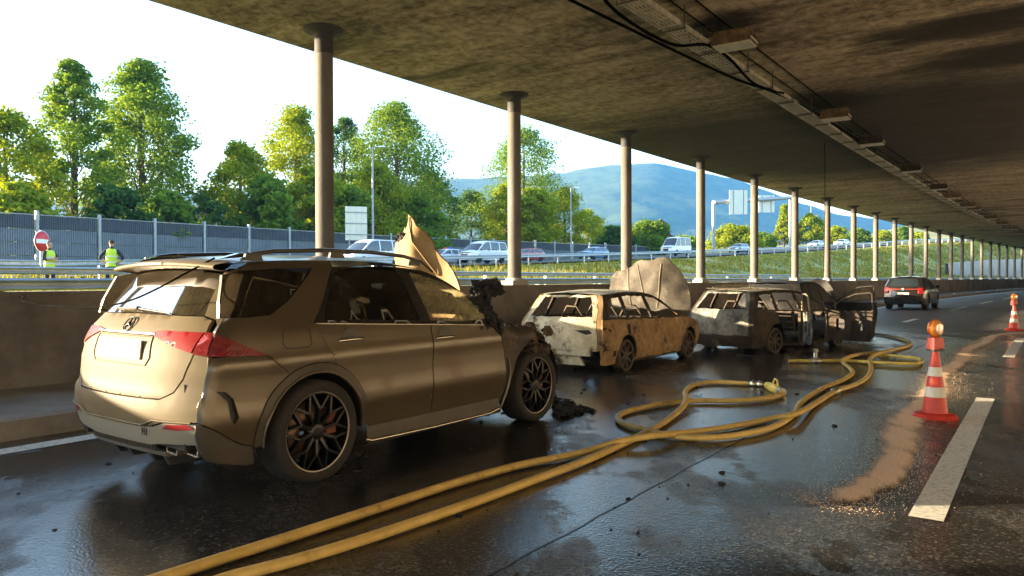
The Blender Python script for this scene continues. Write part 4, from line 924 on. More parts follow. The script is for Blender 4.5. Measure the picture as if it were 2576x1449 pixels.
lv = [(-SV.rw(0.59), 0.590), (-0.60, 0.578), (-0.50, 0.545), (-0.3, 0.535), (0.3, 0.535), (0.50, 0.545), (0.60, 0.578), *[(SV.rw(z), z) for z in np.linspace(0.59, 0.44, 5)], (0.52, 0.425), (0.40, 0.405), (-0.40, 0.405), (-0.52, 0.425), *[(-SV.rw(z), z) for z in np.linspace(0.44, 0.58, 5)]]
panel('rear_apron', lv, SV.rear(-0.012), mat('apron_paint', (0.30, 0.28, 0.22), 0.45, 0.3), suv, [], 0.06, dr_)
MB().tube([Vector(SV.rear(0.004)(y, 0.552 if abs(y) < .46 else 0.594)) for y in (-0.84, -0.7, -0.6, -0.52, -0.4, 0, 0.4, 0.52, 0.6, 0.7, 0.84)], 0.009, 6).build('bumper_crease', M_rear, suv)
gr = [(-0.46, 0.403), (0.46, 0.403), (0.44, 0.365), (-0.44, 0.365)]
panel('diffuser_grille', gr, SV.rear(-0.02), M_dark, suv, step=0.05)
for k in range(30): 
    y = -0.43 + k * 0.0297; p = Vector(SV.rear(-0.012)(y, 0.384)); MB().box(p, (0.012, 0.010, 0.034)).build('grille_slat', M_bodyd, suv)
panel('diffuser', [(-0.52, 0.358), (0.52, 0.358), (0.50, 0.318), (-0.50, 0.318)], SV.rear(0.0), mat('diffuser_grey', (0.20, 0.18, 0.14), 0.45), suv, [], 0.06, (0.2, 0, 0))
for y in (-0.36, -0.16, 0.16, 0.36): MB().prism([(-0.9, 0.33), (-0.62, 0.36), (-0.64, 0.215), (-0.84, 0.225)], -0.02, 0.02, lambda a, b, q, y=y: Vector((a, y + q, b))).build('diffuser_fin', M_dark, suv)
for e in (-1, 1):
    panel('rear_reflector', [(e * 0.60, 0.540), (e * 0.64, 0.572), (e * 0.80, 0.580), (e * 0.86, 0.552), (e * 0.74, 0.538)], SV.rear(-0.004), M_lamp, suv, step=0.05)
    for k in range(2):
        yc = e * (0.585 + 0.165 * k); x = interp(SV.rx, 0.38) + 0.05 + 0.05 * k
        fr_ = [(-0.075, -0.035), (0.06, -0.045), (0.075, 0.035), (-0.065, 0.04)]
        q = [Vector((x, yc + a * e, 0.392 + b)) for a, b in fr_]; ip = [Vector((x, yc + a * e * .84, 0.392 + b * .72)) for a, b in fr_]; bk = [p + Vector((0.14, 0, 0)) for p in ip]; ob = [p + Vector((0.16, 0, 0)) for p in q]
        t_ = MB().add(q + ip + ob, [(i, (i + 1) % 4, 4 + (i + 1) % 4, 4 + i) for i in range(4)] + [(i, 8 + i, 8 + (i + 1) % 4, (i + 1) % 4) for i in range(4)]).build('tailpipe', M_chrome, suv)
        MB().add(ip + bk, [(i, (i + 1) % 4, 4 + (i + 1) % 4, 4 + i) for i in range(4)] + [(4, 5, 6, 7)]).build('pipe_bore', M_int, t_)
for (y, w2) in ((-0.375, .006), (-0.40, .006), (-0.425, .006), (-0.395, .02)): MB().box(Vector(SV.rear(-0.008)(y, 0.505)), (0.004, w2, 0.055 if w2 < .01 else .01)).build('bumper_mark', M_dark, suv)
# roof, spoiler, rails
def top_strip(name, x0, x1, m, n=18, wf=1.0, mb=None, off=0.0, parent=suv, sh=SV):
    rows = []; f = sh.top(off)
    for i in range(n + 1):
        x = x0 + (x1 - x0) * i / n; w_ = sh.tw(x) * wf; rows.append([Vector(f(x, w_ * k / 8.0)) for k in range(-8, 9)])
    return MB().grid(rows).build(name, m, parent)
roof = top_strip('roof', -0.55, 1.47, M_roofp)
top_strip('windshield', 1.50, 2.56, mat('sooted_windshield', (0.03, 0.026, 0.022), 0.35, col2=(0.10, 0.08, 0.055), vscale=5), wf=0.94)
sp = MB(); rows = []
for k in range(-8, 9):
    y = 0.70 * k / 8.0; bx = 0.05 * abs(k / 8.0) ** 2.4; dz = 0.03 * (k / 8.0) ** 2
    rows.append([Vector((-0.50 + bx, y, 1.716 - dz)), Vector((-0.62 + bx, y, 1.712 - dz)), Vector((-0.735 + bx, y, 1.690 - dz)), Vector((-0.755 + bx, y, 1.672 - dz)), Vector((-0.74 + bx, y, 1.655 - dz)), Vector((-0.62 + bx, y, 1.640 - dz)), Vector((-0.55 + bx, y, 1.63 - dz))])
spo = sp.grid(rows).build('roof_spoiler', M_rear, suv)
MB().box((-0.752, 0.05, 1.674), (0.012, 0.34, 0.016)).build('brake_light', M_lamp, spo)
for e in (-1, 1):
    MB().prism([(-0.60, 1.712), (-0.42, 1.76), (-0.20, 1.775), (-0.16, 1.755), (-0.45, 1.725)], 0, 0.06, lambda a, b, q, e=e: Vector((a, e * (0.60 - q), b - 0.01))).build('spoiler_fin', M_gloss, spo)
    yr = lambda x: e * (SV.tw(x) + 0.015)
    top_ = [(x, interp(SV.tz, x) + d_) for x, d_ in ((-0.48, -.02), (-0.38, .012), (-0.2, .022), (0.3, .026), (0.8, .030), (1.2, .030), (1.42, .018), (1.56, -.04))]
    rl = MB().tube([Vector((x, yr(x), z)) for x, z in top_], [.012, .018, .019, .019, .019, .019, .017, .010], 8, flat=0.9).build('roof_rail', M_gloss if e > 0 else M_roofp, suv)
    for x in (-0.38, 0.42, 1.32): MB().box((x, yr(x), interp(SV.tz, x) - 0.012), (0.16, 0.03, 0.05), taper=0.8).build('rail_foot', M_roofp, rl)
# cabin
MB().box((1.1, 0, 0.42), (2.9, 1.62, 0.08)).build('floor', M_int, suv)
MB().box((-0.55, 0, 0.62), (0.8, 1.5, 0.45)).build('boot_floor', M_int, suv)
for x in (1.05, 2.02 - 0.15, ):
    for e in (-1, 1):
        st_ = MB(); st_.box((x - 0.25, e * 0.40, 0.72), (0.52, 0.50, 0.2), taper=0.9); st_.box((x - 0.52, e * 0.40, 1.05), (0.16, 0.48, 0.62), Matrix.Rotation(-0.25, 3, 'Y'), 0.85)
        so_ = st_.build('seat', M_seat, suv); MB().box((x - 0.62, e * 0.40, 1.42), (0.11, 0.27, 0.19), taper=0.85).build('headrest', M_seat, so_)
MB().box((2.35, 0, 0.98), (0.35, 1.5, 0.25), taper=0.85).build('dashboard', M_int, suv)
swc = Vector((1.98, 0.38, 1.05)); MB().tube([swc + Vector((math.sin(a) * 0.07, math.cos(a) * 0.18, math.sin(a) * 0.165)) for a in np.linspace(0, 2 * PI, 21)], 0.014, 6).build('steering_wheel', M_int, suv)
# burnt engine bay, melted remains, raised bonnet
eb = MB(); 
for i in range(26):
    rr_ = random.Random(100 + i); lump(eb, (rr_.uniform(2.6, 3.55), rr_.uniform(-0.75, 0.75), rr_.uniform(0.45, 0.9)), (rr_.uniform(.08, .22), rr_.uniform(.08, .22), rr_.uniform(.06, .16)), i, .5, 8)
eb.build('burnt_engine', M_char, suv)
MB().box((3.0, 0, 0.40), (1.1, 1.3, 0.3)).build('engine_cradle', M_char, suv)
mr_ = MB()
for i in range(30):
    rr_ = random.Random(300 + i); k = i / 29
    lump(mr_, (2.02 + 0.42 * k + rr_.uniform(-.05, .05), -0.90 - 0.05 * math.sin(k * 3) + rr_.uniform(-.04, .04), 1.42 - 0.52 * k + rr_.uniform(-.05, .05)), (rr_.uniform(.025, .055), rr_.uniform(.025, .045), rr_.uniform(.03, .08)), i, .45, 8)
for i in range(9):
    rr_ = random.Random(400 + i); lump(mr_, (2.20 + rr_.uniform(-.06, .12), -0.92 + rr_.uniform(-.05, .08), 1.44 + rr_.uniform(-.06, .06)), (rr_.uniform(.06, .1), .07, rr_.uniform(.05, .08)), 50 + i, .5, 8)
mr_.build('melted_mirror', M_char, suv)
ms = MB()
for i in range(22):
    rr_ = random.Random(500 + i); lump(ms, (rr_.uniform(2.92, 3.22), -0.86 + rr_.uniform(-.12, .12), rr_.uniform(0.66, 1.02)), (rr_.uniform(.04, .1), rr_.uniform(.04, .1), rr_.uniform(.03, .09)), i, .6, 8)
ms.build('burnt_wing_remains', mat('burnt_brown', (0.045, 0.030, 0.020), 0.85, col2=(0.16, 0.105, 0.055), vscale=9, bump=0.8), suv)
MB().box((3.42, -0.72, 0.52), (0.10, 0.16, 0.28)).box((3.35, -0.6, 0.56), (0.08, 0.3, 0.10)).build('bumper_bracket', M_char, suv)
# the bonnet stands open, its sheet half torn away
M_bonnet = mat('scorched_bonnet', (0.36, 0.25, 0.115), 0.75, 0.0, col2=(0.24, 0.15, 0.06), vscale=3.5, contrast=(0.3, 0.7), grime=(0.09, 0.06, 0.035), gscale=2.4, grange=(0.60, 0.75))
def bon(y, h): return (2.72 + 0.08 * (h - 1.1) + 0.05 * math.sin(7 * y) + 0.03 * math.sin(9 * h) + (0.10 if y < 0.62 else 0.0) * min(1, (0.62 - y) * 6), y, h)
bo = panel('raised_bonnet', [(0.95, 1.10), (0.975, 1.45), (0.98, 1.76), (0.965, 2.05), (0.935, 2.12), (0.90, 2.04), (0.875, 2.10), (0.845, 2.08), (0.82, 2.19), (0.785, 2.15), (0.76, 2.335), (0.70, 2.29), (0.644, 2.22), (0.484, 2.06), (0.39, 1.89), (0.25, 1.74), (0.0, 1.42), (-0.10, 1.10)], bon, M_bonnet, suv, [], 0.05, (0.03, 0, 0), jag=0.006)
MB().tube([Vector(bon(y, h)) + Vector((-0.012, 0, 0)) for y, h in [(0.74, 2.30), (0.70, 2.16), (0.62, 2.0), (0.50, 1.8), (0.38, 1.6)]], 0.010, 5).build('bonnet_fold', M_bonnet, bo)
bl = MB()
for i in range(7):
    rr_ = random.Random(900 + i); lump(bl, Vector(bon(0.80 + 0.025 * i, 2.04 + 0.05 * rr_.random())), (.025, .03, .035), i, .5, 6)
bl.build('charred_edge', M_char, bo)
tag(cable('fallen_cable', [(-8.2, 8.6, 1.75), D(0, 733, 7.6), D(60, 757, 7.2), D(120, 769, 6.9), D(200, 773, 6.2), D(262, 771, 5.7), D(330, 755, 5.3), D(400, 724, 5.15), D(470, 686, 5.2), D(540, 649, 5.35)], 0.007, 'x', sub=8), 'black cable fallen across the rear window of the champagne SUV', 'cable')
# heap of ash and melted plastic by the front wheel
hp = MB()
for i in range(90):
    rr_ = random.Random(700 + i); k = abs(rr_.gauss(0, .45)); g = G(1395 + 95 * min(1, k), 1036 + 9 * rr_.gauss(0, 1) * (1.1 - min(1, k))); sz = (1.15 - min(1, k)); lump(hp, (g.x, g.y, 0.01 + 0.09 * sz * rr_.random()), (rr_.uniform(.02, .055), rr_.uniform(.02, .055), rr_.uniform(.012, .04)), i, .45, 7)
tag(hp.build('ash_heap', M_char), 'black heap of burnt debris beside the front wheel of the champagne SUV', 'debris')
# ------------------------------------------------------------------ general car builder (wrecks and traffic)
def slab(P, x0, x1):
    for X, sgn in ((x0, 1), (x1, -1)):
        Q = []
        for i in range(len(P)):
            a, b = P[i - 1], P[i]; ia, ib = sgn * (a[0] - X) >= 0, sgn * (b[0] - X) >= 0
            if ia != ib: t = (X - a[0]) / (b[0] - a[0]); Q.append((X, a[1] + (b[1] - a[1]) * t))
            if ib: Q.append(b)
        P = Q
        if not P: return []
    R = [P[0]]
    for p in P[1:]:
        if math.hypot(p[0] - R[-1][0], p[1] - R[-1][1]) > 0.004: R.append(p)
    return R
def rough_fn(fn, amp, seed):
    if amp == 0: return fn
    r = random.Random(seed); ph = [r.uniform(0, 6.28) for _ in range(8)]
    def g(a, b):
        p = Vector(fn(a, b)); 
        d = amp * (math.sin(7 * p.x + ph[0] + 3 * p.z) + math.sin(9 * p.z + ph[1] + 2 * p.x) + 0.7 * math.sin(17 * p.x + ph[2]) * math.sin(15 * p.z + ph[3]) + 0.5 * math.sin(23 * p.y + ph[4]))
        return p + Vector((d * 0.4, d, d * 0.5))
    return g
def build_car(o, sh, wb, ar, az, belt, cowl, cuts, zs, zb, paint, glass=None, wkey='w0', wr=0.32, rim=0.22, ww=0.21, burnt=None, amp=0.0, jag=0.0, step=0.11,
              skip=(), rearmat=None, roofm=None, trim=None, simplewheel=True, winsplit=True, lamps=True, nowheel=(), framem=None):
    trim = trim or M_dark; roofm = roofm or paint; rearmat = rearmat or paint
    x0, x1 = sh.R[0][1] + sh.R[0][2], sh.Fr[0][1] - sh.Fr[0][2]
    xq, xb, xa = cuts; zbr = None
    # where the belt meets the tail
    zt = belt(-0.7)
    zz = [zs + (zt - zs) * k / 6 for k in range(7)]
    low = [(sh.rxe(z), z) for z in zz] + [(x, belt(x)) for x in np.linspace(sh.rxe(zt) + .15, cowl, 7)]
    zf = sh.Fr[-1][0]
    low += [(x, sh.tze(x)) for x in np.linspace(cowl + .08, sh.T[-1][0] - .02, 6)] + [(sh.fxe(z), z) for z in np.linspace(zf, zs, 5)]
    low += arc(wb, az, ar, 0 - math.degrees(math.asin(max(-1, min(1, (az - zs) / ar)))), 180 + math.degrees(math.asin(max(-1, min(1, (az - zs) / ar)))), 14)
    low += arc(0, az, ar, 0 - math.degrees(math.asin(max(-1, min(1, (az - zs) / ar)))), 180 + math.degrees(math.asin(max(-1, min(1, (az - zs) / ar)))), 14)
    xr = [x for x, z, c in sh.T]; xt0 = xr[0]
    ztop = sh.R[-1][0]
    win = [(x, belt(x) + .035) for x in np.linspace(sh.rxe(belt(-.6) + .05) + .12, cowl - .10, 8)]
    wx = np.linspace(cowl - .12, xt0 + .18, 16)
    win += [(x, sh.tze(x) - .065) for x in wx if sh.tze(x) - .065 > belt(x) + .05]
    win += [(sh.rxe(z) + .10, z) for z in np.linspace(ztop - .10, belt(-.6) + .09, 4)]
    up = [(x, belt(x) + .003) for x in np.linspace(cowl, sh.rxe(zt) + .02, 8)] + [(sh.rxe(z), z) for z in np.linspace(zt + .03, ztop, 5)] + [(x, sh.tze(x) - .002) for x in np.linspace(xt0 + .02, cowl - .04, 14)]
    splits = [(-9, xq - .05), (xq + .04, xb - .045), (xb + .045, 9)] if winsplit else [(-9, 9)]
    for sg in (-1, 1):
        S = rough_fn(sh.side(sg), amp, 5 + sg); dpv = (0, -sg * .03, 0)
        for nm, a, b in (('quarter_panel', -9, xq - .006), ('rear_door', xq + .006, xb - .006), ('front_door', xb + .006, xa - .006), ('front_wing', xa + .006, 9)):
            if (nm, sg) in skip or nm in skip: continue
            P = slab(low, a, b)
            if len(P) > 3: 
                po = panel(nm, P, S, paint, o, [], step, dpv, jag)
        ws = [q for q in (slab(win, a, b) for a, b in splits) if len(q) > 3]
        panel('window_frame', up, S, framem or paint, o, ws, step, dpv, jag)
        if glass:
            for q in ws: panel('side_window', q, sh.side(sg, -.01), glass, o, step=.2)
        for i, x in enumerate((0, wb)):
            if (i, sg) in nowheel: continue
            wheel(o, wkey, x, sg * (sh.W0(x, .45) - ww / 2 - .02), wr, wr, rim, ww, 8, 's', burnt, simple=simplewheel)
            housing(o, x, az, ar + .02, sg * (sh.W0(x, .45) - .04), sg * .4)
    Rf = rough_fn(sh.rear(), amp, 9)
    zw0, zw1 = zt + .02, ztop - .045
    if 'tailgate' not in skip:
        prof = lambda z: sh.rw(z) - .085
        zl = np.linspace(zb + .01, ztop - .01, 9); tgp = [(-prof(z), z) for z in zl] + [(prof(z), z) for z in zl[::-1]]
        wl = np.linspace(zw0 + .02, zw1, 5); hole = [(-prof(z) + .08, z) for z in wl] + [(prof(z) - .08, z) for z in wl[::-1]]
        t_ = panel('tailgate', tgp, Rf, rearmat, o, [hole], step, (.03, 0, 0), jag)
        if glass: panel('rear_window', hole, sh.rear(-.01), glass, t_, step=.2)
    for e in (-1, 1):
        zl = np.linspace(zb + .01, ztop - .01, 9); cp = [(e * (sh.rw(z) - .078), z) for z in zl] + [(e * sh.rw(z), z) for z in zl[::-1]]
        panel('rear_corner', cp, Rf, paint, o, [], .08, (.02, 0, 0), jag)
    zl = np.linspace(zs, zb, 4)
    if 'rear_bumper' not in skip: panel('rear_bumper', [(-sh.rw(z), z) for z in zl] + [(sh.rw(z), z) for z in zl[::-1]], rough_fn(sh.rear(.015), amp, 12), paint, o, [], step, (.03, 0, 0), jag)
    zl = np.linspace(zs, zf, 5)
    if 'front_bumper' not in skip:
        panel('front_bumper', [(-sh.fw(z), z) for z in zl] + [(sh.fw(z), z) for z in zl[::-1]], rough_fn(sh.front(), amp, 13), paint, o, [], step, (-.03, 0, 0), jag)
    def tstrip(nm, xa_, xb_, m, wf=1.0, off=0.0):
        rows = []; f = rough_fn(sh.top(off), amp * .8, 21)
        for x in np.linspace(xa_, xb_, 13): rows.append([Vector(f(x, sh.tw(x) * wf * k / 6)) for k in range(-6, 7)])
        return MB().grid(rows).build(nm, m, o)
    xw = next((x for x, z, c in sh.T if x > 0.4 and z < sh.T[len(sh.T) // 3][1] - .09), 1.5)
    tstrip('roof', xt0, xw, roofm)
    if 'windshield' not in skip:
        tstrip('windshield', xw + .02, cowl + .02, glass or M_char, .96)
    for e in (-1, 1):
        MB().grid([[Vector(sh.top()(x, e * sh.tw(x) * k)) for k in (.93, 1.0)] for x in np.linspace(xw, cowl + .03, 8)]).build('windshield_pillar', paint, o)
    if 'bonnet' not in skip: tstrip('bonnet', cowl + .03, sh.T[-1][0], paint)
    MB().box((wb / 2, 0, zs + .1), (wb + .9, 1.5, .08)).build('floor', M_int if not burnt else M_char, o)
    if lamps:
        for e in (-1, 1):
            zl0, zl1 = zb + .18, zt - .03
            panel('tail_lamp', [(e * (sh.rw(zl0) - .22), zl0), (e * sh.rw(zl0), zl0), (e * sh.rw(zl1), zl1), (e * (sh.rw(zl1) - .20), zl1)], sh.rear(.02), M_lamp, o, step=.1)
            z0, z1 = zf - .16, zf - .02
            panel('headlight', [(e * (sh.fw(z0) - .36), z0), (e * sh.fw(z0), z0), (e * sh.fw(z1), z1), (e * (sh.fw(z1) - .30), z1)], sh.front(.02), M_refl, o, step=.1)
        panel('grille', [(-.36, zs + .18), (.36, zs + .18), (.40, zf - .06), (-.40, zf - .06)], sh.front(.012), trim, o, step=.15)
        panel('number_plate', [(-.26, zb + .12), (.26, zb + .12), (.26, zb + .23), (-.26, zb + .23)], sh.rear(.02), M_plate, o, step=.2)
def scale_shape(sx=1.0, sy=1.0, sz=1.0, dz=0.0, src=None, r=None):
    b = src
    Z = lambda z: z * sz + dz
    return Shape([(Z(a), x * sx, c) for a, x, c in b['rear']], [(Z(a), x * sx, c) for a, x, c in b['front']], [(x * sx, Z(z), c) for x, z, c in b['top']], [(Z(z), w_ * sy) for z, w_ in b['width']], [(x * sx, w_) for x, w_ in b['plan']], r or b['r'])
WAGON = dict(rear=[(.18, -.80, .10), (.35, -.88, .12), (.55, -.90, .13), (.74, -.90, .14), (.85, -.865, .14), (.95, -.80, .14), (1.15, -.64, .12), (1.31, -.52, .10)],
             top=[(-.50, 1.335, .04), (-.2, 1.368, .045), (.3, 1.388, .05), (.9, 1.382, .05), (1.35, 1.335, .05), (1.6, 1.27, .06), (1.95, 1.11, .07), (2.38, .90, .08), (2.8, .86, .06), (3.15, .79, .08), (3.36, .71, .09)],
             front=[(.18, 3.40, .2), (.42, 3.49, .24), (.62, 3.47, .22)],
             width=[(.12, .80), (.3, .86), (.5, .888), (.68, .885), (.82, .868), (.88, .85), (1.1, .755), (1.36, .63)], plan=[(-.9, .93), (-.5, .985), (0, 1), (2.6, 1), (3.1, .97), (3.5, .88)], r=.06)
SUVB = dict(rear=SV.R, front=SV.Fr, top=SV.T, width=SV.Wd, plan=SV.Pl, r=.075)
VAN = dict(rear=[(.25, -1.05, .04), (.6, -1.10, .05), (1.2, -1.10, .06), (1.8, -1.08, .07), (2.3, -1.02, .08)],
           top=[(-1.0, 2.40, .05), (0, 2.45, .06), (1.5, 2.45, .06), (2.3, 2.38, .07), (2.55, 2.25, .08), (2.9, 1.85, .09), (3.35, 1.30, .10), (3.7, 1.18, .09), (4.0, 1.02, .1)],
           front=[(.25, 4.1, .15), (.6, 4.18, .2), (.9, 4.12, .2)], width=[(.2, .93), (.5, .99), (1.0, .99), (1.5, .96), (2.0, .91), (2.45, .84)], plan=[(-1.1, .97), (0, 1), (3, 1), (3.7, .95), (4.2, .85)], r=.07)
MINI = dict(rear=[(.22, -.90, .05), (.6, -.98, .06), (1.1, -.96, .07), (1.6, -.86, .08), (1.85, -.78, .08)],
            top=[(-.74, 1.90, .05), (0, 1.95, .06), (1.4, 1.95, .06), (2.1, 1.89, .07), (2.45, 1.70, .08), (2.9, 1.35, .09), (3.25, 1.10, .10), (3.6, 1.02, .09), (3.85, .90, .1)],
            front=[(.22, 3.92, .15), (.5, 3.98, .2), (.8, 3.93, .2)], width=[(.2, .88), (.5, .94), (1.0, .94), (1.3, .91), (1.7, .82), (1.95, .76)], plan=[(-1, .96), (0, 1), (2.9, 1), (3.5, .95), (4, .86)], r=.06)

# ------------------------------------------------------------------ the three wrecks
M_ash = mat('ash_white_metal', (0.60, 0.55, 0.40), 0.8, 0.1, col2=(0.33, 0.29, 0.19), vscale=5, contrast=(0.32, 0.68), bump=0.5, bscale=22, grime=(0.055, 0.042, 0.028), gscale=3.4, grange=(0.52, 0.64))
M_rust = mat('burnt_orange_metal', (0.44, 0.30, 0.15), 0.75, 0.1, col2=(0.24, 0.135, 0.055), vscale=5, contrast=(0.35, 0.65), bump=0.35, bscale=20, grime=(0.05, 0.03, 0.018), gscale=2.6, grange=(0.53, 0.64))
M_dkrust = mat('burnt_dark_metal', (0.080, 0.055, 0.034), 0.75, 0.3, col2=(0.028, 0.022, 0.018), vscale=5, contrast=(0.35, 0.65), bump=0.5, bscale=20, grime=(0.20, 0.155, 0.09), gscale=3.2, grange=(0.58, 0.72))
M_dkash = mat('ashy_dark_metal', (0.27, 0.26, 0.215), 0.7, 0.1, col2=(0.045, 0.045, 0.04), vscale=5, contrast=(0.35, 0.62), bump=0.5, bscale=20)
M_blk = mat('sooty_black_metal', (0.045, 0.040, 0.036), 0.55, 0.4, col2=(0.018, 0.016, 0.015), vscale=5, bump=0.4, grime=(0.12, 0.095, 0.065), gscale=4, grange=(0.6, 0.75))
M_brim = mat('burnt_rim', (0.13, 0.10, 0.075), 0.7, 0.4, var=0.5, vscale=9)
def wreck_inside(o, m, seed):
    rnd = random.Random(seed)
    for x in (0.45, 1.35):
        for e in (-1, 1):
            f = MB(); c = e * .36
            f.tube([(x - .1, c - .2, .35), (x - .22, c - .22, .9), (x - .25, c - .1, 1.08), (x - .25, c + .1, 1.08), (x - .22, c + .22, .9), (x - .1, c + .2, .35)], .018, 6)
            for k in range(4): f.tube([(x - .13 - .025 * k, c - .2, .48 + .13 * k), (x - .13 - .025 * k, c + .2, .48 + .13 * k)], .008, 5)
            f.box((x + .15, c, .34), (.5, .44, .06)); f.build('seat_frame', m, o)
    MB().tube([(2.1, -.78, .78), (2.12, 0, .80), (2.1, .78, .78)], .05, 8).build('dashboard_beam', m, o)
    mb = MB()
    for i in range(34): lump(mb, (rnd.uniform(-.7, 3.0), rnd.uniform(-.65, .65), rnd.uniform(.22, .42)), (rnd.uniform(.05, .16), rnd.uniform(.05, .16), rnd.uniform(.03, .12)), seed + i, .5, 7)
    kind(mb.build('ash', M_char, o), 'stuff')
WG = scale_shape(src=WAGON)
wbelt = lambda x: .885 - .022 * x
# first wreck: ash white tail, rust coloured flank
h1 = -2.55; w1 = thing('burnt_wagon', 'burnt out estate car with ash white tailgate and rust coloured flank, bonnet up', 'car', RD(h1, 3.34, -.02), ROTZ(h1 + 1))
build_car(w1, WG, 2.65, .345, .29, wbelt, 2.40, (.10, 1.0, 2.02), .16, .40, M_rust, None, 'bw', .275, .225, .19, burnt=M_brim, amp=.008, jag=.008, step=.08, rearmat=M_ash, roofm=M_ash, framem=M_dkrust,
          skip=('windshield', 'bonnet', 'rear_bumper', 'front_bumper'), lamps=False, trim=M_char)
wreck_inside(w1, M_brim, 50)
MB().box((-.84, 0, .37), (.06, 1.25, .10)).box((-.80, 0, .24), (.05, 1.0, .16), taper=.8).build('bumper_beam', M_ash, w1)
MB().box((-.89, .12, .355), (.07, .16, .085)).box((-.90, .12, .29), (.05, .05, .06)).build('tow_bracket', M_ash, w1)
MB().tube([(-.90, .05, .26), (-.95, .05, .22), (-.96, .05, .27)], .018, 6).build('tow_hook', M_char, w1)
for e in (-1, 1):
    panel('lamp_opening', [(e * .36, .735), (e * .60, .745), (e * .66, .69), (e * .56, .665)], WG.rear(.006), M_char, w1, step=.08)
    panel('burnt_lamp_pocket', [(-.755, .80), (-.50, .73), (-.55, .56), (-.60, .42), (-.755, .40)], rough_fn(WG.side(e, .004), .006, 3), M_dkrust, w1, step=.05, jag=.012)
    panel('vent_opening', [(-.50, .39), (-.40, .40), (-.39, .30), (-.49, .29)], WG.side(e, .008), M_char, w1, step=.06)
    panel('fuel_flap_opening', [(-.04, .80), (.07, .82), (.09, .66), (.02, .62), (-.03, .68)], WG.side(e, .008), M_char, w1, step=.05)
    for x in (.22, 1.12): panel('handle_hole', [(x, .76), (x + .05, .765), (x + .055, .72), (x, .715)], WG.side(e, .007), M_char, w1, step=.05)
    MB().tube([Vector(WG.side(e, .0)(x, .17)) for x in np.linspace(.35, 2.25, 9)], .022, 6).build('sill', M_dkrust, w1)
def hood1(y, h): return (2.55 - .10 * (h - 1.0) + .28 * max(0, -y - .35) ** 1.5 * 2 + .03 * math.sin(4 * y + 3 * h) + .012 * abs(math.sin(4.2 * y - 3.1 * h)) + .006 * math.sin(13 * y + 9 * h), y, h + .03 * math.sin(11 * y))
M_hood = mat('scorched_hood', (0.105, 0.090, 0.068), 0.7, 0.1, col2=(0.05, 0.041, 0.031), vscale=4, contrast=(.38, .62), bump=0.3, grime=(0.22, 0.19, 0.14), gscale=3.5, grange=(.56, .70))
b1 = panel('raised_bonnet', [(.80, .95), (.86, 1.30), (.84, 1.58), (.74, 1.64), (.70, 1.70), (.45, 1.80), (.12, 1.93), (-.12, 1.97), (-.32, 2.00), (-.50, 1.95), (-.66, 1.80), (-.78, 1.55), (-.85, 1.22), (-.86, .95)], hood1, M_hood, w1, [], .04, (.03, 0, 0), jag=.008)
for ya, yb in ((.42, .36), (.18, .02), (-.36, -.20)): MB().tube([Vector(hood1(ya + (yb - ya) * k, 1.86 - .85 * k)) + Vector((-.012, 0, 0)) for k in (0, .25, .5, .75, 1)], .006, 5).build('bonnet_crease', mat('crease_ash', (.32, .27, .19), .8), b1)
# second wreck: dark, turned outwards, both right doors open
W2p = G(1945, 886); hd2 = H0 + math.radians(15); rz2 = PI / 2 - hd2
c2 = Vector((W2p.x - math.cos(hd2) * .80, W2p.y + math.sin(hd2) * .80, -.03))
w2 = thing('burnt_wagon', 'dark burnt out estate car with both right doors hanging open', 'car', c2, rz2)
build_car(w2, WG, 2.65, .345, .29, wbelt, 2.40, (.10, 1.0, 2.02), .16, .40, M_dkrust, None, 'bw', .275, .225, .19, burnt=M_brim, amp=.006, jag=.008, step=.09, rearmat=M_dkash, roofm=M_ash,
          skip=('windshield', 'bonnet', 'front_bumper', ('rear_door', -1), ('front_door', -1)), lamps=False)
wreck_inside(w2, M_brim, 90)
MB().tube([Vector(WG.side(-1, 0)(x, .17)) for x in np.linspace(.3, 2.25, 9)], .035, 6).build('sill', M_dkrust, w2)
MB().box((1.0, -.84, .52), (.09, .06, .72)).build('door_post', M_dkrust, w2)
for k, x in enumerate((-.45, -.15, .15)): MB().tube([(x, -.55, 1.37), (x, .55, 1.37)], .015, 5).build('roof_bow', M_dkrust, w2)
MB().tube([(-.30, .50, 1.39), (.3, .53, 1.43), (1.2, .50, 1.41)], .014, 6).build('roof_rail', M_ash, w2)
def open_door(o, hx, hy, x0, x1, ang, m1, m2, frame, wpts, zo=0.0, solid=False):
    """door hinged at its front edge; built flat in its own (a along door from hinge rearward, z), then swung out"""
    ca, sa = math.cos(ang), math.sin(ang)
    def P(a, z, off=0.0): return Vector((hx - a * ca + off * sa, hy - a * sa - off * ca, z + zo))
    L_ = x1 - x0
    d = panel('open_door', [(0.02, .20), (0, .55), (0.03, .86), (L_ - .02, .87), (L_, .60), (L_ - .04, .30), (L_ - .14, .19)], lambda a, z: P(a, z, .03 * math.sin(3 * z)), m1, o, [] if solid else [[(.18, .40), (.38, .42), (.40, .66), (.20, .68)], [(.52, .36), (L_ - .18, .38), (L_ - .16, .66), (.54, .64)]], .08, (.03 * sa, -.03 * ca, 0), jag=.006)
    panel('door_skin', [(0.02, .20), (0, .55), (0.03, .86), (L_ - .02, .87), (L_, .60), (L_ - .04, .30), (L_ - .14, .19)], lambda a, z: P(a, z, .075), m2, d, [], .1, jag=.004)
    MB().tube([P(*q) for q in wpts], .020, 6).build('window_frame', frame, d)
    return d
M_frame = mat('pale_burnt_frame', (0.30, 0.25, 0.18), 0.7, 0.3, var=.4, vscale=8)
open_door(w2, 2.03, -.90, 1.0, 2.05, math.radians(92), M_dkrust, M_blk, M_dkrust, [(.02, .87), (.30, 1.08), (.62, 1.23), (.95, 1.27), (1.00, 1.24), (1.01, .9), (1.0, .5), (.98, .25)])
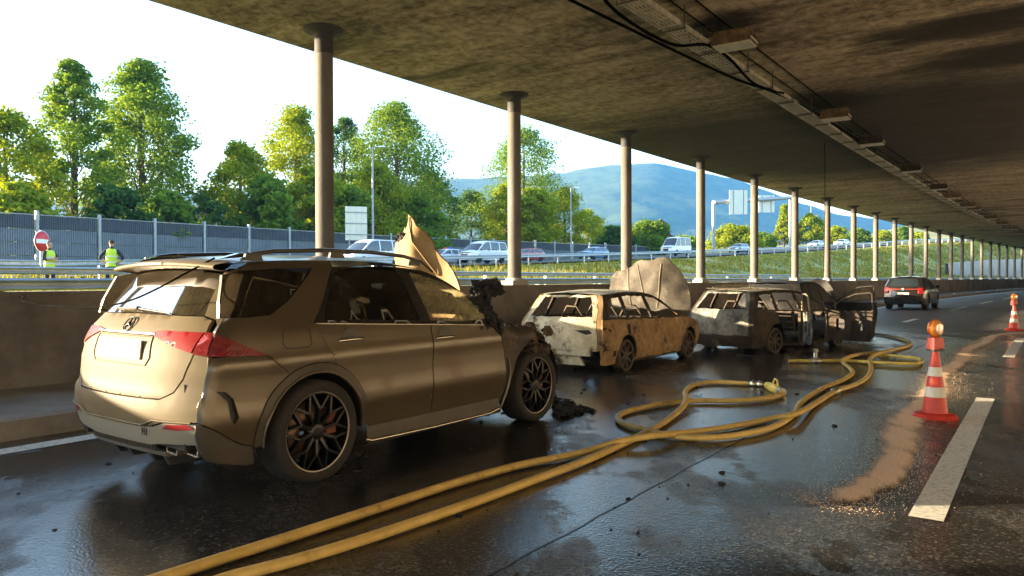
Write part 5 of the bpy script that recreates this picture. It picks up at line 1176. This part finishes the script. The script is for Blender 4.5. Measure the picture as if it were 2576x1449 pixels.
open_door(w2, .99, -.88, .12, .99, math.radians(40), M_dkash, M_dkrust, M_frame, [(.02, .87), (.03, 1.24), (.45, 1.25), (.66, 1.20), (.86, .90)])
# third wreck behind it: black, bonnet up, right door open
h3 = 6.0; WG3 = scale_shape(1.0, 1.02, 1.11, -.01, WAGON)
w3 = thing('burnt_car', 'black burnt out car farthest ahead of the three wrecks, hood folded up', 'car', RD(h3, 4.2, -.02), ROTZ(h3 + 1))
build_car(w3, WG3, 2.65, .36, .30, lambda x: .97 - .022 * x, 2.40, (.10, 1.0, 2.02), .18, .44, M_blk, mat('sooted_pane', (.014, .013, .012), .5), 'bw', .275, .225, .19, burnt=M_brim, amp=.006, jag=.008, step=.12, skip=('windshield', 'bonnet', 'front_bumper', ('front_door', -1)), lamps=False)
wreck_inside(w3, M_brim, 130)
def hood3(y, h): return (2.45 - .25 * (h - 1.0) + .05 * math.sin(6 * y + 3 * h), y, h)
panel('raised_bonnet', [(.70, 1.0), (.66, 1.25), (.3, 1.36), (-.1, 1.45), (-.4, 1.58), (-.62, 1.52), (-.80, 1.25), (-.86, .95), (-.80, .70), (.6, .8)], hood3, M_blk, w3, [], .08, (.03, 0, 0), jag=.01)
open_door(w3, 2.05, -.92, 1.0, 2.10, math.radians(80), M_blk, M_blk, M_blk, [(.02, .87), (.30, 1.10), (.62, 1.27), (.98, 1.31), (1.03, 1.27), (1.04, .9)], .06, True)
# strewn burnt bits around the wrecks
rnd = random.Random(17); db = MB()
for i in range(330):
    s = rnd.uniform(-12, 9); t = rnd.gauss(4.6, 1.5)
    if s < -6 and rnd.random() < .55: t = rnd.uniform(4.5, 9.0)
    k = rnd.random() ** 3; lump(db, RD(s, t, .003 + .003 * k), (.008 + .022 * k, .008 + .022 * k, .004 + .007 * k), i, .35, 6)
o = db.build('burnt_fragments', M_char); kind(o, 'stuff', 'small black burnt fragments strewn over the road around the wrecks'); o['category'] = 'debris'

# ------------------------------------------------------------------ moving and waiting traffic
M_cgl = mat('car_glass', (0.02, 0.028, 0.035), 0.05, spec=0.8)
M_bcar = mat('black_brown_paint', (0.035, 0.028, 0.023), 0.22, 0.5, coat=1.0)
SB = scale_shape(1.0, .97, .94, 0.0, SUVB)
hb_ = 27.8; o = thing('driving_suv', 'dark SUV driving away in the left lane beyond the wrecks', 'car', RD(hb_, 3.72), ROTZ(hb_ + 1))
build_car(o, SB, 2.9, .44, .37, lambda x: 1.10 - .03 * x, 2.55, (.05, 1.2, 2.25), .28, .62, M_bcar, M_cgl, 'bs', .36, .26, .25, step=.14, simplewheel=True)
MB().tube([Vector(SB.rear(.02)(y, 1.02)) for y in np.linspace(-.75, .75, 9)], .012, 5).build('light_bar', mat('light_bar_red', (.6, .08, .05), .2), o)
MB().lathe([(0, 0), (.05, 0), (.05, .015)], 14, 'x', c=(SB.rear(.02)(0, 1.02)[0] - .015, 0, 1.02)).build('emblem', M_white, o)
panel('bumper_insert', [(-.72, .30), (.72, .30), (.68, .46), (-.68, .46)], SB.rear(.03), M_dark, o, step=.15)
for e in (-1, 1): MB().box((2.05, e * 1.05, 1.12), (.12, .2, .13), taper=.8).build('wing_mirror', M_bcar, o)
def paint(nm, c): return mat(nm, c, .3, .1, coat=.8)
GP = paint('white_van_paint', (.74, .75, .77)); BP = paint('blue_paint', (.10, .20, .36)); RP = paint('red_paint', (.42, .06, .07)); TP = paint('teal_paint', (.16, .26, .28)); SP = paint('silver_paint', (.50, .52, .55))
def traffic(px, u, src, pt, lab, name, cat, belt, cowl, cuts, zs, zb, sc=1.0, flip=True, wr=.32, winsplit=True, **kw):
    g = ray_to_t(px, -u); s, t = ST(g.x, g.y); z = zroad(s) + .015 - max(0, s - 150) * .02
    o = thing(name, lab, cat, (g.x, g.y, z), ROTZ(s) + (PI if flip else 0), 'traffic on the upper carriageway')
    sh = scale_shape(sc, 1.0, 1.0, 0.0, src)
    build_car(o, sh, (2.65 if src is WAGON else 3.0) * sc, wr + .05, wr, belt, cowl * sc, tuple(c * sc for c in cuts), zs, zb, pt, M_cgl, 'tr%d' % int(wr * 100), wr, .21, .2, step=.2, winsplit=winsplit, **kw)
    return o
cb = lambda x: .89 - .022 * x; vb = lambda x: 1.28 - .03 * x; mb_ = lambda x: 1.10 - .02 * x
traffic(1243, 31, MINI, GP, 'white minibus with dark windows on the upper carriageway left of the second column', 'minibus', 'van', mb_, 3.2, (.3, 1.5, 2.6), .25, .5)
traffic(975, 29, MINI, GP, 'white van on the upper carriageway above the roof of the champagne SUV', 'van', 'van', mb_, 3.2, (.3, 1.5, 2.6), .25, .5)
pc = traffic(1140, 34, WAGON, GP, 'white police car with orange stripe behind the white minibus', 'police_car', 'car', cb, 2.40, (.10, 1.0, 2.02), .16, .40)
traffic(1345, 35, WAGON, RP, 'red car just right of the second column', 'car', 'car', cb, 2.40, (.10, 1.0, 2.02), .16, .40)
traffic(1508, 33, WAGON, BP, 'blue car on the upper carriageway left of the third column', 'car', 'car', cb, 2.40, (.10, 1.0, 2.02), .16, .40)
traffic(1714, 33, VAN, GP, 'tall white panel van on the upper carriageway between the third and fourth column', 'panel_van', 'van', vb, 3.32, (.6, 2.0, 3.0), .28, .55, wr=.34, winsplit=True, skip=())
traffic(1868, 33, WAGON, TP, 'teal car below the sign gantry', 'car', 'car', cb, 2.40, (.10, 1.0, 2.02), .16, .40)
traffic(2060, 33, WAGON, SP, 'silver car half hidden behind the seventh column', 'car', 'car', cb, 2.40, (.10, 1.0, 2.02), .16, .40)
traffic(2124, 32, WAGON, GP, 'white car farthest away, between the seventh and eighth column', 'car', 'car', cb, 2.40, (.10, 1.0, 2.02), .16, .40)
for e in (-1, 1): panel('stripe', [(-.6, .48), (3.1, .48), (3.1, .62), (-.6, .62)], WG.side(e, .006), mat('police_orange', (.75, .22, .03), .4), pc, step=.3)
MB().box((.7, .28, 1.44), (.22, .42, .1), taper=.8).build('blue_light', mat('blue_lens', (.03, .08, .6), .2), pc); MB().box((.7, -.28, 1.44), (.22, .42, .1), taper=.8).build('red_light', mat('red_lens', (.6, .03, .05), .2), pc)
# ------------------------------------------------------------------ fire hoses
M_hose = mat('hose_ochre', (0.74, 0.52, 0.16), 0.5, col2=(0.60, 0.39, 0.10), vscale=6, contrast=(.35, .65), bump=0.15, bscale=120, grime=(0.14, 0.085, 0.03), gscale=7, grange=(.56, .80))
M_hosey = mat('hose_yellow', (0.78, 0.62, 0.14), 0.5, col2=(0.45, 0.30, 0.05), vscale=5)
M_brass = mat('coupling_alloy', (0.60, 0.56, 0.46), 0.35, 0.9, var=.3, vscale=20)
def hose(lab, pts, m, z=.037, lift=None, r=.036):
    P = []
    for i, p in enumerate(pts):
        zz = z + (lift.get(i, 0) if lift else 0); P.append(G(p[0], p[1], zz))
    o = thing('fire_hose', lab, 'hose', (0, 0, 0), 0, 'fire hoses on the road')
    MB().tube(spline(P, 7), r, 12, flat=.88).build('hose_line', m, o)
    return o, P
def coupling(o, p, q, r=.055):
    d = (q - p).normalized(); c = p
    MB().tube([c - d * .10, c - d * .06, c - d * .055, c - d * .012, c - d * .01, c + d * .03, c + d * .035, c + d * .10], [r * .75, r * .75, r, r, r * .8, r * .8, r * 1.05, r * .8], 12).build('coupling', M_brass, o)
o, P = hose('ochre hose, upper of the two running out at the bottom left', [(330, 1478), (420, 1449), (560, 1404), (700, 1360), (850, 1311), (1000, 1262), (1150, 1213), (1300, 1172), (1400, 1152), (1476, 1136), (1560, 1110), (1645, 1096), (1747, 1086), (1848, 1072), (1933, 1055), (2004, 1040), (2051, 1015), (2102, 984), (2153, 967), (2183, 947), (2192, 923), (2187, 906), (2207, 890), (2254, 878), (2288, 868), (2281, 856), (2220, 842), (2163, 836), (2110, 834)], M_hose, lift={10: .03, 11: .05, 15: .05, 22: .05})
coupling(o, P[17], P[18])
o, P = hose('ochre hose, lower of the two at the bottom left, looping up to the nozzle', [(500, 1478), (590, 1449), (740, 1410), (900, 1362), (1050, 1312), (1200, 1260), (1330, 1212), (1476, 1157), (1543, 1127), (1611, 1095), (1665, 1066), (1713, 1028), (1727, 1005), (1725, 984), (1747, 968), (1797, 961), (1865, 964), (1902, 966)], M_hose, lift={12: .05, 11: .02})
coupling(o, P[-1], P[-1] + (P[-1] - P[-2]))
n0 = G(1930, 969, .05); n1 = G(1962, 984, .045); d_ = (n1 - n0)
nz = thing('hose_nozzle', 'yellow hose nozzle lying on the wet road at the end of the loop', 'nozzle')
MB().tube([n0, n0 + d_ * .3, n0 + d_ * .75, n1], [.05, .062, .062, .045], 12).build('barrel', M_hosey, nz)
MB().tube([n0 + d_ * .45 + Vector((0, 0, .05)), n0 + d_ * .5 + Vector((0.02, 0, .13)), n0 + d_ * .8 + Vector((0, 0, .13)), n0 + d_ * .85 + Vector((0, 0, .05))], .014, 7).build('shut_off_handle', M_hosey, nz)
MB().tube([n1 - d_ * .05, n1 + d_ * .2], [.05, .055], 12).build('tip', M_brass, nz)
o, P = hose('ochre hose looping around the nozzle and joining the strand to the right', [(1968, 992), (1933, 1001), (1848, 1008), (1764, 1008), (1696, 1011), (1611, 1027), (1567, 1039), (1555, 1052), (1571, 1066), (1618, 1080), (1665, 1092), (1713, 1099), (1780, 1101), (1865, 1093), (1950, 1072), (2000, 1038), (2017, 1011), (2068, 978), (2119, 957), (2144, 940), (2139, 927), (2122, 913), (2125, 903), (2150, 894), (2187, 889), (2230, 886)], M_hose, lift={22: .06, 23: .04, 10: -.0, 15: .0})
o, P = hose('yellow hose lying straight by the wrecks with one loose end', [(1984, 908), (2051, 908), (2119, 907), (2187, 911), (2254, 915), (2300, 915), (2318, 910), (2312, 903), (2285, 899), (2254, 896), (2212, 893)], M_hosey, z=.04)
coupling(o, P[1], P[2], .06)
v0 = G(2051, 906, .04); mb = MB(); mb.tube([v0, v0 + Vector((0.02, .05, .13))], .035, 8); lump(mb, v0 + Vector((0.03, .06, .17)), (.05, .05, .045), 3, .15, 8); mb.build('branch_valve', M_brass, o)
# ------------------------------------------------------------------ traffic cones with lamps
M_cone = mat('cone_red', (0.62, 0.045, 0.025), 0.42, var=.2, vscale=6); M_cw = mat('cone_white', (0.74, 0.70, 0.62), 0.5, var=.15)
M_amber = mat('amber_lens', (0.80, 0.28, 0.02), 0.18, trans=0.35, coat=.6)
def cone(px, py, lab, tilt=0.0):
    g = G(px, py); o = thing('traffic_cone', lab, 'traffic cone', g, tilt, 'traffic cones')
    B = MB(); n = 8
    B.lathe([(0.0, 0.0), (0.235, 0.0), (0.24, 0.018), (0.215, 0.045), (0.135, 0.062)], 8, smooth=False, phase=PI / 8); B.build('base', M_cone, o)
    R_ = lambda z: .128 - (z - .06) * (.128 - .034) / .70
    zs_ = [.06, .235, .345, .465, .565, .76]
    for i in range(5):
        a, b = zs_[i], zs_[i + 1]; wh = i in (1, 3); e = .0025 if wh else 0
        q = MB().lathe([(R_(a) + e, a), (R_(b) + e, b)], 28).build('reflective_band' if wh else 'cone_section', M_cw if wh else M_cone, o)
    MB().box((0, 0, .825), (.155, .10, .13), taper=.88).build('lamp_box', M_cone, o)
    MB().box((0, 0, .752), (.16, .105, .025)).box((.03, -.055, .765), (.05, .01, .02)).build('lamp_foot', M_dark, o)
    l = MB(); l.lathe([(0.0, -.045), (.05, -.05), (.092, -.028), (.10, 0), (.092, .028), (.05, .05), (0, .045)], 24, 'y', c=(0, 0, .99)); lo = l.build('lamp_lens', M_amber, o)
    MB().lathe([(.098, -.008), (.106, -.008), (.106, .008), (.098, .008)], 24, 'y', c=(0, 0, .99)).build('lens_ring', mat('lens_ring_red', (.5, .07, .02), .3), lo)
    for k in range(-3, 4): MB().tube([(k * .024, -.049 + abs(k) * .006, .99 - .075 + abs(k) * .008), (k * .024, -.049 + abs(k) * .006, .99 + .075 - abs(k) * .008)], .004, 5).build('lens_rib', M_amber, lo)
cone(2352, 1050, 'red and white traffic cone with amber lamp, nearer one on the right', .35)
cone(2551, 831, 'red and white traffic cone with amber lamp, farther one at the right edge', .2)
# ------------------------------------------------------------------ absorbent sand strip
M_sand = mat('absorbent_sand', (0.90, 0.64, 0.42), 0.95, var=.35, vscale=30)
rnd = random.Random(23); vs = []; fs = []
STRIP = [G(*p) for p in [(2060, 1272), (2140, 1238), (2215, 1185), (2262, 1120), (2300, 1050), (2340, 985), (2390, 928), (2440, 882), (2490, 852), (2540, 840), (2600, 838)]]
SL = spline(STRIP, 10); Ls = [0]
for a, b in zip(SL, SL[1:]): Ls.append(Ls[-1] + (b - a).length)
sand_rows = []; cover = []
for k, c in enumerate(SL):
    a, b = SL[max(0, k - 1)], SL[min(k + 1, len(SL) - 1)]; d = (b - a).normalized(); n = Vector((d.y, -d.x, 0)); q = Ls[k]
    wdt = .23 * (.55 + .45 * min(1, q / 2.2)) * (1 - .2 * q / Ls[-1]) * (1 + .12 * math.sin(q * 2.3)); sh_ = .06 * math.sin(q * 1.3)
    end = min(1, q / .5 + .15) * min(1, (Ls[-1] - q) / .5 + .3)
    row = []
    for m_ in range(-8, 9):
        f = m_ / 8.0; row.append(c + n * (f * wdt + sh_) + Vector((0, 0, .0045 + .012 * (1 - f * f) * end))); cover.append((1 - f * f) * end)
    sand_rows.append(row)
mb = MB(); mb.grid(sand_rows); me = mb.mesh('sand'); at = me.attributes.new('cover', 'FLOAT', 'POINT'); at.data.foreach_set('value', cover)
sm = bpy.data.materials.new('strewn_sand'); sm.use_nodes = True; nt = sm.node_tree; L = nt.links.new; b_ = nt.nodes['Principled BSDF']; b_.inputs['Roughness'].default_value = .95; b_.inputs['Specular IOR Level'].default_value = .1
tc = nn(nt, 'ShaderNodeNewGeometry'); an_ = nn(nt, 'ShaderNodeAttribute', attribute_name='cover')
n1 = nn(nt, 'ShaderNodeTexNoise', Scale=70.0, Detail=3.0, Roughness=.7); n2 = nn(nt, 'ShaderNodeTexNoise', Scale=2.4, Detail=5.0); mp_ = nn(nt, 'ShaderNodeMapping'); mp_.inputs['Rotation'].default_value = (0, 0, .6); mp_.inputs['Scale'].default_value = (2.2, .7, 1)
L(tc.outputs['Position'], n1.inputs['Vector']); L(tc.outputs['Position'], mp_.inputs[0]); L(mp_.outputs[0], n2.inputs['Vector'])
def mth(op, x, y, z=None):
    q = nn(nt, 'ShaderNodeMath', operation=op)
    for i, v in enumerate([x, y] + ([z] if z is not None else [])):
        if isinstance(v, (int, float)): q.inputs[i].default_value = v
        else: L(v, q.inputs[i])
    return q.outputs[0]
al = mth('ADD', mth('MULTIPLY', an_.outputs['Fac'], 1.15), mth('ADD', mth('MULTIPLY', n2.outputs[0], 1.5), mth('MULTIPLY', n1.outputs[0], 1.3)))
mr = nn(nt, 'ShaderNodeMapRange'); L(al, mr.inputs[0]); mr.inputs[1].default_value = 1.80; mr.inputs[2].default_value = 2.40; L(mr.outputs[0], b_.inputs['Alpha'])
cr_ = nn(nt, 'ShaderNodeValToRGB'); L(n1.outputs[0], cr_.inputs[0]); cr_.color_ramp.elements[0].position = .3; cr_.color_ramp.elements[1].position = .7; cr_.color_ramp.elements[0].color = (.62, .40, .24, 1); cr_.color_ramp.elements[1].color = (.96, .72, .50, 1); L(cr_.outputs[0], b_.inputs['Base Color'])
me.materials.append(sm)
for i in range(26000):
    q = Ls[-1] * rnd.random() ** 1.35; j = max(0, next((k for k, l in enumerate(Ls) if l > q), len(Ls) - 1) - 1)
    a, b = SL[j], SL[min(j + 1, len(SL) - 1)]; f = (q - Ls[j]) / max(1e-6, Ls[min(j + 1, len(Ls) - 1)] - Ls[j]); c = a.lerp(b, f); d = (b - a).normalized(); n = Vector((d.y, -d.x, 0))
    off = rnd.gauss(0, .16) + .06 * math.sin(q * 1.3)
    if rnd.random() < .08: off *= 2.2
    p = c + n * off + d * rnd.gauss(0, .04); s = rnd.uniform(.0025, .006) * (1 + q * .03); an = rnd.uniform(0, 6.28); k = len(vs)
    vs += [p + Vector((math.cos(an + 2.09 * w2_) * s, math.sin(an + 2.09 * w2_) * s, .0035 + s * (.9 if w2_ == 2 else .2))) for w2_ in range(3)]; fs.append((k, k + 1, k + 2))
o = link('sand', me); kind(o, 'stuff', 'strip of orange absorbent sand strewn past the traffic cones'); o['category'] = 'sand'
o = MB().add(vs, fs).build('sand_grains', M_sand); kind(o, 'stuff', 'loose grains scattered along the edges of the orange sand strip'); o['category'] = 'sand'

# ------------------------------------------------------------------ police officers
M_vest = mat('hi_vis_yellow', (0.55, 0.78, 0.04), 0.6); M_navy = mat('navy_cloth', (0.018, 0.022, 0.035), 0.8); M_skin = mat('skin', (0.48, 0.29, 0.20), 0.55); M_hair = mat('dark_hair', (0.02, 0.016, 0.013), 0.7); M_tape = mat('reflective_tape', (0.72, 0.74, 0.72), 0.35)
def skin_body(name, V, E, rad, m, parent, sub=2):
    me = bpy.data.meshes.new(name); me.from_pydata(V, E, []); o = bpy.data.objects.new(name, me); COL.objects.link(o); o.parent = parent
    md = o.modifiers.new('skin', 'SKIN'); md.use_smooth_shade = True
    if not me.skin_vertices: me.skin_vertices.new()
    for i, r in enumerate(rad):
        sv = me.skin_vertices[0].data[i]; sv.radius = r if isinstance(r, tuple) else (r, r); sv.use_root = (i == 0)
    ss = o.modifiers.new('sub', 'SUBSURF'); ss.levels = 1; ss.render_levels = sub
    me.materials.append(m); return o
def officer(loc, rz, lab, pose):
    o = thing('person', lab, 'person', loc, rz, 'police officers')
    # faces +y; skeleton: pelvis, spine, neck, head, arms, legs
    V = [(0, 0, .95), (0, 0, 1.12), (0, .01, 1.32), (0, 0, 1.46), (0, .0, 1.52), (0, .02, 1.60)]
    E = [(0, 1), (1, 2), (2, 3), (3, 4), (4, 5)]; Rd = [(.155, .115), (.145, .11), (.17, .12), (.10, .08), .055, .07]
    def chain(root, pts, rs):
        pv = root
        for p, r in zip(pts, rs): V.append(p); Rd.append(r); E.append((pv, len(V) - 1)); pv = len(V) - 1
    if pose == 'hips':
        arms = [[(-.19, 0, 1.42), (-.36, -.08, 1.20), (-.20, -.02, 1.02)], [(.19, 0, 1.42), (.36, -.08, 1.20), (.20, -.02, 1.02)]]
        legs = [[(-.10, 0, .88), (-.17, .10, .50), (-.22, .05, .08), (-.23, .18, .04)], [(.10, 0, .88), (.15, -.04, .48), (.18, -.15, .08), (.19, -.02, .04)]]
    else:
        arms = [[(-.19, 0, 1.42), (-.27, .06, 1.16), (-.05, .24, 1.12)], [(.19, 0, 1.42), (.27, .05, 1.16), (.05, .25, 1.20)]]
        legs = [[(-.10, 0, .88), (-.12, .02, .48), (-.12, -.02, .08), (-.13, .12, .04)], [(.10, 0, .88), (.12, .02, .48), (.13, -.02, .08), (.14, .12, .04)]]
    for a in arms: chain(2, a, [.075, .052, .036])
    for l in legs: chain(0, l, [.10, .07, .05, .045])
    skin_body('body', V, E, Rd, M_navy, o)
    for a in arms:
        w0, w1_ = Vector(a[1]), Vector(a[2]); d = (w1_ - w0).normalized(); f = MB(); f.tube([w0.lerp(w1_, .35), w0.lerp(w1_, .7), w1_], [.048, .042, .034], 8, caps=True)
        sd = d.cross(Vector((0, 0, 1))).normalized(); up = sd.cross(d)
        f.box(w1_ + d * .04, (.07, .035, .08))
        for k in range(4): b_ = w1_ + d * .07 + up * (.028 - .018 * k); f.tube([b_, b_ + d * (.04 + .006 * (k in (1, 2))), b_ + d * .065 - sd * .02], [.009, .009, .007], 6)
        f.tube([w1_ + d * .02 + up * .035, w1_ + d * .05 + up * .06, w1_ + d * .075 + up * .065], [.011, .010, .008], 6)
        f.build('hand', M_skin, o)
    h = MB(); h.lathe([(0.0, -.125), (.045, -.12), (.062, -.085), (.075, -.02), (.082, .04), (.07, .09), (.035, .118), (0, .122)], 16, c=(0, .02, 1.67))
    h.tube([(0, .10, 1.69), (0, .125, 1.655), (0, .10, 1.645)], [.010, .016, .010], 6); h.tube([(-.03, .092, 1.615), (.03, .092, 1.615)], .008, 6)
    for e in (-1, 1): h.box((e * .083, .01, 1.67), (.018, .035, .055))
    hd = h.build('head', M_skin, o)
    for e in (-1, 1): MB().lathe([(0, -.009), (.009, 0), (0, .009)], 8, c=(e * .03, .098, 1.685)).build('eye', M_hair, hd)
    MB().lathe([(.089, .0), (.088, .05), (.07, .10), (.03, .125), (0, .13)], 16, c=(0, .008, 1.675)).lathe([(.084, -.07), (.089, .0)], 16, c=(0, .0, 1.675)).build('hair', M_hair, hd) if False else MB().lathe([(.088, .01), (.086, .055), (.07, .10), (.03, .126), (0, .13)], 16, c=(0, .006, 1.675)).build('hair', M_hair, hd)
    # high visibility vest
    rows = []
    for z, a, b in ((.90, .185, .145), (1.0, .178, .138), (1.12, .172, .132), (1.26, .192, .145), (1.38, .20, .142), (1.46, .17, .12), (1.50, .10, .085)):
        rows.append([Vector((a * math.cos(q), b * math.sin(q) + .004, z)) for q in np.linspace(0, 2 * PI, 21)])
    vt = MB().grid(rows).build('vest', M_vest, o)
    for z, a, b in ((1.02, .181, .141), (1.22, .190, .146)):
        MB().grid([[Vector((a * math.cos(q), b * math.sin(q) + .004, z + dz)) for q in np.linspace(0, 2 * PI, 21)] for dz in (0, .05)]).build('tape', M_tape, vt)
g1_ = D(124, 640, 25.5); officer((g1_.x, g1_.y, 1.10), -PI / 2 - .3, 'police officer in yellow vest standing with folded arms beside the no entry sign', 'fold')
g2_ = D(281, 640, 25.0); officer((g2_.x, g2_.y, 1.12), .35, 'police officer in yellow vest seen from behind with hands on hips', 'hips')
